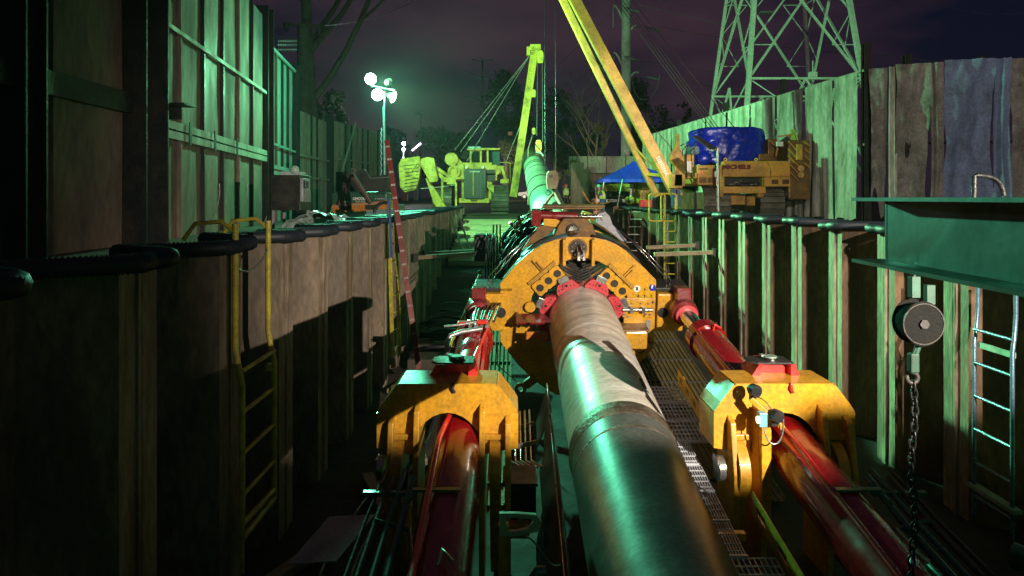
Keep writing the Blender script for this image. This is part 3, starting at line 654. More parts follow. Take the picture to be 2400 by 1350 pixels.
# side trunnions for the push cylinders
for s_ in (-1, 1):
    u = 1.42*s_
    b = MB(); b.box((u, .18, .12), (.42, .5, .62)); o = TBd(b, 'side_block', M_YEL, bevel=.02)
    b = MB(); b.cyl((u-s_*.12, -.075, .12), (u-s_*.12, -.06, .12), .085, n=20); b.build('bore', M_DARK, o, world=False)
    b = MB(); b.box((u+.0, .25, .48), (.62, .5, .06)); TBd(b, 'top_cover', M_DARK, bevel=.01)
b = MB(); b.cyl((-.83, -.1, .22), (-.83, -.04, .22), .085, n=20); TBd(b, 'round_cover', M_YEL)
b = MB(); b.box((-.78, -.3, .10), (.55, .4, .03)); TBd(b, 'side_shelf', M_MAROON)
b = MB(); b.box((-.74, -.38, -.14), (.36, .06, .12)); TBd(b, 'amber_light_bar', M_ORNG, bevel=.01)
for k in range(5):
    b = MB(); b.cyl((-.98+k*.12, -.38, .02), (-.98+k*.12, -.38, .09), .02, n=8); TBd(b, 'valve_stub', M_DARK)
for s_ in (-1, 1):
    b = MB(); b.ringprism([( .10*math.cos(R(k*22.5)), .10*math.sin(R(k*22.5))) for k in range(16)], [(.045*math.cos(R(k*22.5)), .045*math.sin(R(k*22.5))) for k in range(16)], (s_*.98, .0, -1.22), (1,0,0), (0,0,1), -.05)
    b.beam((s_*.9, -.02, -1.14), (s_*.72, -.02, -1.0), .05, .14); TBd(b, 'lifting_lug', M_YELD)
# ================================================================ push cylinders
def cyl_axis(X, y, v=0): return V((X, y, -1.78 + SL*(y-9.9) + v))
for X, side in ((-.52, 'left'), (2.68, 'right')):
    s_ = 1 if side == 'right' else -1
    c = thing('hydraulic_cylinder', f'red hydraulic push cylinder on the {side} of the pipe', 'hydraulic cylinder', tuple(cyl_axis(X, 6.2)), (0,0,0), 'push cylinders beside the pipe')
    b = MB(); b.tube([cyl_axis(X, 1.6), cyl_axis(X, 8.9)], .235, 36); b.tube([cyl_axis(X, 8.72), cyl_axis(X, 8.95)], .262, 36); b.build('barrel', M_RED, c)
    b = MB(); b.cyl(cyl_axis(X, 8.9), cyl_axis(X, 9.85), .125, n=28); b.build('rod', M_CHROME, c)
    b = MB(); b.tube([cyl_axis(X, 9.78), cyl_axis(X, 9.90)], .17, 24); b.build('rod_collar', M_PINK, c)
    b = MB(); b.tube([cyl_axis(X, 9.88), cyl_axis(X, 10.05), cyl_axis(X, 10.2)], [.2, .22, .14], 24); b.box(cyl_axis(X, 10.12, .12), (.22, .32, .45)); b.build('rod_eye', M_MAROON, c, bevel=.01)
    b = MB(); b.box(cyl_axis(X-.17*s_, 7.9, .19), (.035, 1.9, .03), Matrix.Rotation(AN, 4, 'X')); b.build('port_strip', M_REDB, c)
    b = MB(); b.tube([cyl_axis(X-.19*s_, 8.8, .2), cyl_axis(X-.14, 5.8, .28), cyl_axis(X-.14, 3.6, .22)], .028, 8); b.build('oil_line', M_RED if side == 'right' else M_REDB, c)
    for yy in (8.55, 4.3):
        b = MB(); b.tube([cyl_axis(X, yy, .2), cyl_axis(X+.05, yy+.06, .30), cyl_axis(X+.12, yy, .26)], .018, 7); b.build('lifting_eye', M_REDB if yy > 5 else M_STEEL, c)
# ---------------------------------------------------------------- yellow anchor yokes
for X, side, yf in ((-.62, 'left', 6.15), (2.62, 'right', 6.15)):
    s_ = 1 if side == 'right' else -1
    y = thing('anchor_yoke', 'yellow anchor yoke over the ' + side + ' cylinder' + (', sensor box bolted on its face' if side == 'right' else ', its top edge lit green'), 'anchor yoke', (X, yf, -3.6), group='yellow yokes anchoring the cylinders')
    zt = -1.80; n = 14
    # arch plate: outer outline then inner arch
    arcp = [(.34*math.cos(R(k*180/n)), -.66+.40*math.sin(R(k*180/n))) for k in range(n+1)]
    poly = [(.34, -1.35), (.42, -1.35), (.46, -.62), (.66, -.60), (.66, -.26), (.47, 0), (-.47, 0), (-.66, -.26), (-.66, -.60), (-.46, -.62), (-.42, -1.35), (-.34, -1.35)] + arcp[::-1]
    b = MB()
    # build as quads: outer sampled to match arch
    out_ = [(.66,-.60),(.66,-.45),(.66,-.26),(.60,-.17),(.53,-.08),(.47,0),(.2,0),(0,0),(-.2,0),(-.47,0),(-.53,-.08),(-.60,-.17),(-.66,-.26),(-.66,-.45),(-.66,-.60)]
    for t0, t1 in ((0, .07), (.42, .48)):
        for i in range(n):
            q = [out_[i], out_[i+1], arcp[i+1], arcp[i]]
            b.prism([(X*0+a_, c_) for a_, c_ in q][::-1], (X, yf+t1, zt), (1,0,0), (0,0,1), (t1-t0))
        b.build('front_arch_plate' if t0 == 0 else 'rear_arch_plate', M_YEL, y); b = MB()
    b = MB()
    for i in range(len(out_)-1):
        p0, p1 = out_[i], out_[i+1]
        b.add([(X+p0[0], yf, zt+p0[1]), (X+p1[0], yf, zt+p1[1]), (X+p1[0], yf+.48, zt+p1[1]), (X+p0[0], yf+.48, zt+p0[1])], [(0,1,2,3)])
    b.build('top_skin', M_YEL, y, solid=.02)
    b = MB()
    for i in range(n):
        p0, p1 = arcp[i], arcp[i+1]
        b.add([(X+p0[0], yf+.0, zt+p0[1]), (X+p1[0], yf+.0, zt+p1[1]), (X+p1[0], yf+.48, zt+p1[1]), (X+p0[0], yf+.48, zt+p0[1])], [(0,1,2,3)])
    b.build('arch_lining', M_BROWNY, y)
    for u in (-.585, -.34, .34, .585):
        b = MB(); zz = -.28 if abs(u) > .5 else -.17
        b.prism([(0,zz),(-.10,zz-.05),(-.20,-.78),(-.20,-1.75),(.3,-1.75),(.3,zz)], (X+u+.03*(1 if u < 0 else -1), yf, zt), (0,1,0), (0,0,1), .055*(1 if True else -1))
        b.build('rib', M_YEL, y, bevel=.01)
    for u in (-.46, .46):
        b = MB(); b.cyl((X+u-.05, yf+.02, zt-.78), (X+u+.05, yf+.02, zt-.78), .27, n=30); b.build('boss', M_YEL, y, bevel=.01)
        b = MB(); b.prism([(-.22,-.8),(.24,-.8),(.5,-1.85),(.1,-1.85)], (X+u-.05, yf, zt), (0,1,0), (0,0,1), .10); b.build('strut', M_YEL, y, bevel=.01)
        b = MB(); b.box((X+u, yf-.0, zt-.48), (.20, .10, .05)); b.build('web', M_YEL, y, bevel=.006)
    b = MB(); uu = -.62*s_ if side == 'right' else .62
    b.cyl((X-.66, yf-.02, zt-.78), (X-.60, yf-.02, zt-.78), .115, n=24); o = b.build('pin', M_STEEL, y, bevel=.006)
    b = MB(); b.box((X-.668, yf-.02, zt-.70), (.014, .16, .05)); b.build('keeper_plate', M_GALV, o)
    # red saddle on top with chrome cap
    sad = thing('saddle_block', 'red pivot saddle with a round chrome cap on top of the ' + side + ' yellow yoke', 'pivot saddle', (X+.04, yf+.55, zt), group='red saddles on the yokes')
    sad.scale = (.68, .68, .72); cx_, cy_ = X+.05, yf+.50
    b = MB(); b.prism([(-.30,.04),(-.12,.16),(.10,.16),(.30,.04),(.30,-.02),(-.30,-.02)], (cx_, cy_+.3, zt), (1,0,0), (0,0,1), .50)
    b.build('saddle_body', M_REDB, sad, bevel=.008)
    b = MB(); b.prism([(-.27,.0),(.27,.0),(.27,.42),(-.27,.42),(-.36,.34),(-.36,.08)], (cx_, cy_-.3, zt+.17), (1,0,0), (0,1,0), .025); b.build('top_plate', M_DARK, sad, bevel=.004)
    b = MB(); b.prism([(-.27,.2),(-.2,.2),(-.28,-.02),(-.42,-.02)], (cx_, cy_+.05, zt-.02), (1,0,0), (0,0,1), .4); b.build('side_wing', M_REDB, sad); b = MB(); b.prism([(.36,-.05),(.27,.2),(.2,.2),(.2,-.05)], (cx_, cy_+.05, zt-.02), (1,0,0), (0,0,1), .4); b.build('side_wing', M_REDB, sad)
    b = MB(); b.cyl((cx_, cy_-.08, zt+.195), (cx_, cy_-.08, zt+.23), .12, n=30); b.build('cap', M_CHROME, sad, bevel=.008)
    b = MB(); b.cyl((cx_, cy_-.08, zt+.23), (cx_, cy_-.08, zt+.245), .095, n=30); b.box((cx_-.1, cy_-.02, zt+.24), (.06, .1, .02)); b.build('cap_disc', M_TGREEN, sad)
    b = MB(); b.tube([(X+.06, yf-.012, zt+.03), (X+.05, yf-.03, zt-.02), (X+.07, yf-.02, zt-.06)], .016, 7); b.build('shackle', M_REDB if side == 'right' else M_DARK, y)
# sensor boxes on the right yoke face
sb = thing('sensor_mount', 'small bracket of black lamps and a cyan switch box on the right yoke', 'sensor mount', (2.42, 6.05, -2.0))
b = MB(); b.box((2.36, 5.98, -2.55), (.09, .10, 1.2)); b.beam((2.22, 5.95, -1.86), (2.48, 5.85, -2.1), .05, .05); b.build('post', M_YEL, sb, bevel=.006)
for p in ((2.24, 5.96, -1.78), (2.40, 5.86, -1.98)):
    b = MB(); b.cyl(V(p), V(p)+V((.02,-.06,.0)), .058, n=18); b.cyl(V(p)-V((.0,-.03,0)), V(p), .045, n=14); b.box(V(p)-V((0,0,.07)), (.05,.05,.06)); b.build('black_lamp', M_BLACK, sb)
b = MB(); b.box((2.29, 5.86, -2.02), (.075, .07, .13)); cbx = b.build('switch_box', M_CBOX, sb, bevel=.006)
b = MB(); b.cyl((2.235, 5.84, -2.02), (2.255, 5.84, -2.02), .032, n=14); b.build('indicator', M_LITY, cbx)
b = MB(); b.tube(bez((2.30, 5.84, -2.08), (2.30, 5.8, -2.3), (2.5, 5.8, -2.3), (2.47, 5.84, -1.95)), .007, 6); b.build('cable', M_STEEL, sb)
b = MB(); b.tube(bez((2.26, 5.93, -1.84), (2.36, 5.8, -1.8), (2.5, 5.8, -2.2), (2.44, 5.86, -2.25)), .005, 6); b.build('cable', M_BLACK, sb)
# ================================================================ decks and gratings
def deck(x0, x1, y0, y1, zoff, name, label):
    t = thing(name, label, 'deck', ((x0+x1)/2, (y0+y1)/2, ax((y0+y1)/2).z+zoff))
    b = MB(); b.sheet([[V((x, y_, ax(y_).z+zoff)) for x in (x0, x1)] for y_ in (y0, y1)], False); b.build('deck_plate', M_TREAD, t, solid=.03)
    n = int((x1-x0)/.075)
    b = MB()
    for i in range(n+1):
        x = x0 + (x1-x0)*i/n; p = V((x, y0, ax(y0).z+zoff+.012)); q = V((x, y1, ax(y1).z+zoff+.012)); b.beam(p, q, .018, .03)
    b.build('raised_ribs', M_TREAD, t)
    b = MB()
    for j in range(int((y1-y0)/.9)): b.beam((x0, y0+.4+j*.9, ax(y0+.4+j*.9).z+zoff+.014), (x1, y0+.4+j*.9, ax(y0+.4+j*.9).z+zoff+.014), .03, .03)
    b.build('cross_seams', M_DARK, t)
deck(-.62, -.02, 7.6, 13.5, -1.25, 'ribbed_deck', 'olive ribbed metal deck left of the thruster')
deck(2.0, 3.25, 7.6, 13.8, -1.20, 'ribbed_deck', 'dark ribbed metal deck right of the thruster')
gw = thing('grating_walkway', 'stepped galvanised grating walkway beside the right of the pipe', 'walkway', (1.9, 5.5, -3.1))
def gzv(y): return -2.35 - .95 + SL*(y-7.9) + .62 + .25
steps = 13
for k in range(steps):
    y0 = 8.0 - k*.42; z = ax(y0, v=-.03).z; x0, x1 = 1.60, (2.08 if not 5.3 < y0 < 6.9 else 1.86)
    b = MB(); y1 = y0-.40
    for j in range(5): b.beam((x0, y0-.085*j-.01, z-SL*.085*j), (x1, y0-.085*j-.01, z-SL*.085*j), .008, .012)
    for i in range(12): b.beam((x0+i*(x1-x0)/11, y0, z), (x0+i*(x1-x0)/11, y1, z-SL*.42), .008, .014)
    g_ = b.build('grating_panel', M_GRATE, gw)
    b = MB(); b.box(((x0+x1)/2, y1-.008, z-SL*.41), (x1-x0+.02, .022, .03)); b.build('nosing', M_GRATE, g_)
for y0, y1 in ((8.1, 6.66), (5.6, 2.3)):
    zz = lambda y_: ax(y_, v=-.03).z
    n = 5 if y0 > 7 else 8; b = MB(); x = 2.10
    for k in range(n):
        a = y0+(y1-y0)*k/n; c_ = y0+(y1-y0)*(k+1)/n; m1 = a+(c_-a)*.28; m2 = a+(c_-a)*.72
        def q(y_, h): return (x, y_, zz(y_)+h)
        b.add([q(a,0),q(c_,0),q(c_,.06),q(a,.06)], [(0,1,2,3)]); b.add([q(a,.13),q(c_,.13),q(c_,.19),q(a,.19)], [(0,1,2,3)])
        b.add([q(a,.06),q(m1,.06),q(m1,.13),q(a,.13)], [(0,1,2,3)]); b.add([q(m2,.06),q(c_,.06),q(c_,.13),q(m2,.13)], [(0,1,2,3)])
    b.build('kick_plate', M_YEL, gw, solid=.012)
b = MB(); b.beam((1.6, 5.36, ax(5.36, v=-.06).z), (1.95, 5.36, ax(5.36, v=-.06).z), .06, .06); b.build('cross_bar', M_YEL, gw)
# left side: slanted cut-out tray rail beside the pipe
tr = thing('side_rail_plate', 'long brown steel side plate with cut-outs left of the pipe', 'side plate', (.4, 6, -2.7))
def trp(y, h): return V((.30+h*.32, y, ax(y, v=-.52).z + h))
b = MB()
prof_ = [(8.1,.0,.46),(7.55,.0,.46),(7.5,.25,.46),(7.1,.25,.46),(7.05,.0,.46),(6.4,.0,.46),(6.2,-.22,.46),(5.6,-.24,.44),(5.0,-.24,.42),(4.4,-.22,.40),(4.2,-.05,.38),(3.2,-.05,.3)]
for i in range(len(prof_)-1):
    a, c_ = prof_[i], prof_[i+1]; b.add([trp(a[0],a[1]), trp(c_[0],c_[1]), trp(c_[0],c_[2]), trp(a[0],a[2])], [(0,1,2,3)])
b.build('web_plate', M_RUSTR, tr, solid=.015)
b = MB(); b.tube([trp(8.15,.46), trp(3.2,.3)], .012, 6); b.build('edge_bar', M_STEEL, tr)
b = MB(); N = 18; oc = [(trp(5.95,.0)+V((-.012, math.cos(2*math.pi*k/N)*.10, math.sin(2*math.pi*k/N)*.075))) for k in range(N)]; b.add(oc, [tuple(range(N))]); b.build('oval_opening', M_LBK, tr)
b = MB(); b.beam((.46, 8.2, ax(8.2, v=-.75).z), (.46, 1.8, ax(1.8, v=-.75).z), .10, .5); b.build('frame_beam', M_BROWNY, tr)
# low machinery between left cylinder and pipe
lm = thing('valve_rack', 'dark valve rack with green-lit steel lines between left yoke and pipe', 'valve rack', (.1, 6.5, -3.5))
for k in range(5):
    x = -.02+k*.06; b = MB(); b.tube([(x, 8.2, -2.75+.01*k), (x, 7.2, -2.95), (x+.05, 7.0, -2.9), (x+.12, 6.9, -2.9)], .012, 7); b.build('steel_line', M_CHROME, lm)
for yy in (7.9, 7.3): b = MB(); b.beam((-.05, yy, -2.85), (.28, yy, -2.78), .02, .05); b.build('line_clamp', M_STEEL, lm)
b = MB(); b.box((.08, 6.3, -2.95), (.30, .4, .40)); b.box((.08, 6.3, -2.73), (.34, .44, .03)); b.build('valve_block', M_BLACK, lm, bevel=.012)
b = MB(); b.box((-.02, 5.9, -3.05), (.36, .12, .12)); b.box((.08, 5.88, -2.96), (.06, .04, .07)); b.build('mount_shelf', M_YELD, lm, bevel=.01)
b = MB(); b.box((-.06, 4.62, -3.0), (.075, .08, 1.3)); b.build('channel_post', M_YELD, lm)
b = MB(); b.ringprism([(.0,-.08),(.0,0),(.0,.08),(.12,.08),(.26,.07),(.30,.02),(.28,-.05),(.14,-.08)], [(.05,-.05),(.05,0),(.05,.05),(.12,.05),(.22,.04),(.24,.02),(.2,-.03),(.12,-.05)], (-.09, 4.6, -2.33), (1,0,0), (0,0,1), .03); b.build('hook_plate', M_TGREEN, lm)
b = MB(); b.tube([(.14,4.5,-2.9),(.14,4.5,-2.68),(.18,4.5,-2.62),(.24,4.5,-2.62)], .035, 10); b.build('oil_filter', M_TEALP, lm)
for k in range(4): b = MB(); b.tube(bez((.2, 4.5, -2.7-.06*k), (.24, 4.4, -2.8-.1*k), (.2, 4.2, -3.3), (.1, 4.1, -3.2-.05*k)), .012, 6); b.build('rubber_hose', M_BLACK, lm)
b = MB(); b.tube(bez((.1, 4.58, -2.42), (.2, 4.6, -2.45), (.25, 4.7, -2.75), (.36, 4.8, -2.75)), .008, 6); b.build('cable', M_STEEL, lm)
# ================================================================ ladders
def ladder(name, label, base, top, width, wdir, n, m, rail_r=.025, rung_r=.016, flat=None, rung_m=None, group=None, rivets=False, extra=None):
    base = V(base); top = V(top); wd = V(wdir).normalized()*width/2
    t = thing(name, label, 'ladder', tuple(base), group=group)
    for s_ in (-1, 1):
        b = MB()
        if flat: b.beam(base+wd*s_, top+wd*s_, flat[0], flat[1], wd.cross(top-base))
        else: b.tube([base+wd*s_, top+wd*s_], rail_r, 9)
        o = b.build('rail', m, t)
        if rivets:
            for k in range(n):
                p = base.lerp(top, (k+.5)/n)+wd*s_; nn = wd.normalized()
                for e in (-1, 1):
                    q = p + (top-base).cross(nn).normalized()*.022*e
                    b = MB(); b.ring(q-nn*.022, q+nn*.022, .018, .011, 12); b.build('rivet', M_GALV, o)
    for k in range(n):
        p = base.lerp(top, (k+.5)/n); b = MB(); b.cyl(p-wd, p+wd, rung_r, n=8); b.build('rung', rung_m or m, t)
    return t
# yellow fixed ladder on the left wall, with bent safety rails
yl = thing('fixed_ladder', 'yellow fixed ladder with tall bent hand rails on the left pile wall', 'ladder', (-2.36, 5.4, -3.0))
ra = lambda y_, z: V((-2.34, y_, z))
Y0, Y1 = 5.55, 6.30
for y_ in (Y0, Y1):
    out_ = .20
    b = MB(); b.tube([(-2.34, y_, -2.95), (-2.34, y_, -1.62), (-2.38, y_+.0, -1.42), (-2.40, y_, -1.3), (-2.40, y_, -.22)], .027, 10)
    b.build('rail', M_YLAD, yl)
    b = MB(); b.tube([(-2.40, y_, -.30), (-2.52, y_, -.2), (-2.75, y_, -.22), (-2.85, y_, -.36)], .02, 8); b.build('return_bar', M_YLAD, yl)
for z in (-1.50, -1.86, -2.22, -2.58): 
    b = MB(); b.cyl((-2.34, Y0, z), (-2.34, Y1, z), .02, n=8); b.build('rung', M_YLAD, yl)
b = MB(); b.tube([(-2.34, Y0, -2.95), (-2.34, Y1, -2.95)], .03, 8); b.tube([(-2.34, Y0, -2.83), (-2.34, Y1, -2.86)], .03, 8); b.build('foot_rung', M_YLAD, yl)
b = MB(); b.tube([(-2.34, Y0, -2.9), (-2.34, Y0+.0, -3.25)], .022, 8); b.build('foot_post', M_YLAD, yl)
b = MB(); b.box((-2.38, Y1, -1.66), (.06, .05, .07)); b.build('wall_clip', M_YLAD, yl)
b = MB(); b.tube(bez((-2.4, 5.62, -.62), (-2.4, 5.8, -.70), (-2.4, 6.1, -.66), (-2.4, 6.28, -.5)), .009, 6); b.build('safety_chain', M_GALV, yl)
# blue-grey ladder on the right wall
bl = thing('fixed_ladder', 'blue-grey fixed ladder with glossy rungs on the right pile wall', 'ladder', (5.05, 6.9, -3.6))
BX = 5.02
for y_, yo in ((6.95, 0), (6.42, 0)):
    b = MB(); b.tube([(BX, y_, -3.42), (BX, y_, -1.55), (BX+.06, y_+.05, -1.40), (BX+.09, y_+.07, -1.2), (BX+.09, y_+.07, -.85)], .021, 9); b.build('rail', M_BLAD, bl)
for k in range(6):
    z = -1.42 - k*.36; b = MB(); b.cyl((BX, 6.95, z), (BX, 6.42, z), .017, n=9); b.build('rung', M_BLAD, bl)
b = MB(); b.box((BX+.03, 6.68, -1.58), (.03, .5, .06)); b.build('cross_plate', M_TGREEN, bl)
b = MB(); b.beam((BX, 7.0, -3.12), (BX, 6.35, -3.12), .1, .04); b.build('bottom_step', M_TGREEN, bl)
# yellow ladder with twin hoops on the right wall further back
yr = thing('fixed_ladder', 'bright yellow ladder with two rounded hoops over the right wall edge', 'ladder', (5.0, 20.5, -2))
LX = 4.88; ya, yb = 20.2, 21.9
for x_, y_ in ((LX+.0, 20.3), (LX-.36, 20.3)):
    pass
for i, xx in enumerate((4.86, 5.22)):
    b = MB(); b.tube([(xx, 20.4, -3.3), (xx, 20.4, .02)], .032, 9); b.build('rail', M_YLAD, yr)
for i, xx in enumerate((4.36, 4.74)):
    x1 = xx+.50; r_ = .1
    pts = arc((xx+r_, 20.35, -.72+r_), r_, 270, 180, 5) + arc((xx+r_, 20.35, .15-r_), r_, 180, 90, 5) + arc((x1-r_, 20.35, .15-r_), r_, 90, 0, 5) + arc((x1-r_, 20.35, -.72+r_), r_, 0, -90, 5)
    b = MB(); b.tube(pts+[pts[0]], .03, 9); b.build('hoop', M_YLAD, yr)
for k in range(7):
    b = MB(); b.cyl((4.86, 20.4, -1.05-k*.34), (5.22, 20.4, -1.05-k*.34), .022, n=8); b.build('rung', M_YLAD, yr)
# tall orange fibreglass extension ladder on the left wall
ladder('extension_ladder', 'tall red-orange fibreglass extension ladder leaning on the left wall in front of the orange trailer', (-1.75, 12.0, -3.15), (-2.52, 12.9, 1.15), .42, (-.17, 1, -.0), 17, M_REDL, flat=(.03, .10), rung_m=M_GALV, rivets=True)
ladder('extension_ladder', 'blue and yellow ladder standing against the left wall beside the orange one', (-2.28, 12.6, -3.1), (-2.42, 12.9, -.05), .3, (.3, 1, 0), 9, M_YLAD, flat=(.03, .07), rung_m=M_YLAD)
b = MB(); b.beam((-2.34, 12.4, -1.15), (-2.40, 12.5, -.0), .04, .08); b.beam((-2.27, 12.9, -1.1), (-2.33, 12.95, -.1), .04, .08); b.build('ladder_sleeve', M_BLUE, None, cat='ladder section', label='dark blue upper section strapped over the yellow ladder at the left wall', at=(-2.34, 12.6, -1.1))
ladder('extension_ladder', 'orange fibreglass ladder with pale rungs leaning on the right wall behind the thruster', (4.25, 23.6, -2.7), (5.12, 26, -.4), .5, (.8, -.25, 0), 8, M_REDL, flat=(.03, .08), rung_m=M_WHITE)
ladder('extension_ladder', 'grey aluminium ladder propped at the far end of the left wall', (-1.55, 24.5, -2.6), (-2.3, 25.6, -.6), .5, (.5, .8, 0), 6, M_GALV, flat=(.03, .07))
# ================================================================ wooden struts with steel shoes
for p, q, l in (((-2.5, 17.9, -1.55), (-.55, 17.4, -1.42), 'upper timber strut from the left pile wall'), ((-2.45, 16.4, -1.52), (-.5, 16.0, -1.35), 'lower timber strut from the left pile wall'),
                ((3.7, 17.6, -1.35), (5.15, 17.8, -1.30), 'upper timber strut at the right pile wall'), ((3.6, 16.2, -1.42), (5.2, 16.4, -1.38), 'lower timber strut at the right pile wall')):
    t = thing('timber_strut', l + (' ending at the black hose reel' if 'left' in l else ' behind the thruster shoulder'), 'strut', p, group='timber struts braced off the pile walls')
    b = MB(); b.beam(p, q, .09, .10); b.build('timber', M_TIMB, t, bevel=.004)
    e = V(p) if p[0] < 0 else V(q); b = MB(); b.box(e, (.12, .16, .2)); b.build('end_shoe', M_DARK, t)
b = MB(); b.beam((-.5, 15.9, -2.3), (-.45, 15.9, -1.3), .14, .1); b.build('timber_post', M_TIMB, None, cat='post', label='short upright timber post under the black hose reel', at=(-.48, 15.9, -2.3))
# ================================================================ black hose carrier & hanging hoses left of the thruster
hc = thing('hose_carrier', 'black cable box with tall plates and looped hydraulic hoses left of the thruster', 'hose carrier', (-.5, 12.2, -2.4))
b = MB(); b.box((-.60, 13.4, -1.02), (.36, .5, .55)); b.build('box_housing', M_BLACK, hc, bevel=.015)
for k in range(6): b = MB(); b.cyl((-.785, 13.14, -1.25+k*.09), (-.785, 13.1, -1.25+k*.09), .012, n=7); b.build('bolt', M_CHROME, hc)
for x in (-.40, -.33, -.26): b = MB(); b.prism([(0,-.5),(.16,-.5),(.16,.25),(.08,.38),(0,.3)], (x, 13.2, -.92), (0,1,0), (0,0,1), .03); b.build('guide_plate', M_DARK, hc)
for k in range(7):
    x = -.50+.052*k; top = -.62-.07*(k % 3); b = MB()
    yb = 9.0 if k > 3 else 9.4
    pts = bez((x, 12.9, -1.15), (x, 12.75, top+.12), (x+.02, 12.3, top+.08), (x, 12.1, -1.3), 12) + bez((x, 12.05, -1.42), (x-.03, 11.6, -1.95), (x-.06+.02*k, 10.2, -1.55), (-.52+.045*k-.02*(k%2), 8.75, -1.68), 14)
    b.tube(pts, .018, 8); b.build('rubber_hose', M_BLACK, hc)
b = MB(); b.box((-.56, 8.72, -1.70), (.36, .14, .05)); b.box((-.40, 8.62, -1.66), (.14, .1, .05)); b.build('red_manifold', M_REDB, hc, bevel=.01)
for k in range(4): b = MB(); b.cyl((-.56+.075*k, 8.75, -1.70), (-.56+.075*k, 8.55, -1.71), .026, n=10); b.build('hose_fitting', M_STEEL, hc)
b = MB(); b.tube([(-.40, 8.45, -1.72), (-.66, 8.35, -1.74), (-.80, 8.3, -1.78), (-.84, 8.28, -1.86), (-.84, 8.28, -2.06)], .03, 10); b.build('steel_elbow', M_GALV, hc)
b = MB(); b.tube([(-.48, 8.6, -1.66), (-.70, 8.5, -1.68), (-.9, 8.5, -1.70)], .016, 8); b.build('steel_elbow', M_GALV, hc)
b = MB(); b.tube([(-.62, 8.3, -1.98), (-.72, 7.3, -2.0), (-.74, 6.9, -2.03)], .055, 12); b.build('bright_line', M_CHROME, hc)
b = MB(); b.box((-.66, 11.0, -1.75), (.05, .05, .55)); b.build('yellow_post', M_YEL, hc)
# yellow handrail left of the thruster
yh = thing('handrail', 'yellow bent tube handrail descending left of the thruster', 'handrail', (-.95, 10.5, -3))
for p in ([(-.66, 13.2, -1.55), (-.88, 12.2, -2.1), (-.9, 12.2, -3.0)], [(-.80, 12.4, -1.95), (-.98, 11.0, -2.35), (-.80, 11.0, -3.0)], [(-1.0, 11.0, -2.35), (-1.05, 9.6, -2.6), (-1.05, 9.6, -3.2)], [(-.86, 12.0, -2.15), (-.72, 12.0, -2.8)]):
    b = MB(); b.tube(p, .028, 8); b.build('rail_tube', M_YLAD, yh)
b = MB(); b.ball((-.66, 13.2, -1.53), .05, 10, 6); b.build('rail_cap', M_VINE, yh)
# steps / stacked timbers behind left
st = thing('timber_stack', 'stack of dark timbers against the left wall behind the handrail', 'timber stack', (-1.6, 16, -3.5))
for k in range(4): b = MB(); b.box((-1.4, 13.8+k*.9, -3.5+k*.1), (1.6, .7, .22)); b.build('timber', M_BARK, st, bevel=.01)
# ================================================================ steel line bundles on the push cylinders
def bundle(X, sgn, label):
    t = thing('oil_line_bundle', label, 'pipe bundle', (X-.2, 5, -2.4))
    def q(y, dx, dz): return V((X+dx, y, cyl_axis(X, y).z+dz))
    for k, (dx, r_) in enumerate(((.30, .03), (.40, .022), (.50, .022), (.58, .016))):
        dx *= sgn; b = MB(); b.tube([q(5.35+.1*(k % 2), dx*.9, .20), q(4.9, dx, .12), q(3.0, dx*1.05, .1), q(1.6, dx*1.1, .1)], r_, 9); b.build('steel_line', M_LINE if k < 2 else M_DARK, t)
    for yy in (5.2, 4.25, 3.2): b = MB(); b.box(q(yy, .44*sgn, .16), (.44, .05, .035)); b.build('line_clamp', M_LINE, t, bevel=.004)
    b = MB(); b.tube([q(5.0, .28*sgn, .2), q(5.1, .2*sgn, .24), q(5.15, .06*sgn, .24)], .012, 7); b.box(q(5.1, .05*sgn, .25), (.38, .05, .02)); b.build('cross_bar', M_LINE, t)
    b = MB(); b.tube([q(4.9, .5*sgn, .14), q(4.85, .22*sgn, .1), q(4.3, .12*sgn, .22), q(3.6, .2*sgn, .24), q(2.6, .22*sgn, .24)], .018, 8); b.build('jumper_line', M_LINE, t)
    for yy in (3.72, 3.6): b = MB(); b.cyl(q(yy, .2*sgn, .235), q(yy-.07, .2*sgn, .235), .034, n=6); b.build('hex_fitting', M_LINE, t)
    return t
bundle(-.55, -1, 'bundle of green-lit steel oil lines clamped on the left red cylinder')
rb_ = bundle(2.70, 1, 'bundle of steel oil lines with hex fittings on the right red cylinder')
b = MB(); b.add([(-1.50, 5.25, -2.62), (-1.12, 5.25, -2.60), (-1.30, 4.75, -2.70), (-1.66, 4.75, -2.72)], [(0,1,2,3)]); b.build('guard_plate', M_GREY, None, solid=.012, cat='guard plate', label='thin grey steel guard plate left of the oil lines', at=(-1.4, 5, -2.65))
b = MB(); b.cyl((3.42, 4.35, -2.42), (3.46, 4.30, -2.42), .07, n=22); b.ring((3.40, 4.34, -2.42), (3.44, 4.28, -2.42), .085, .07, 22); b.build('hand_wheel', M_DARK, rb_)
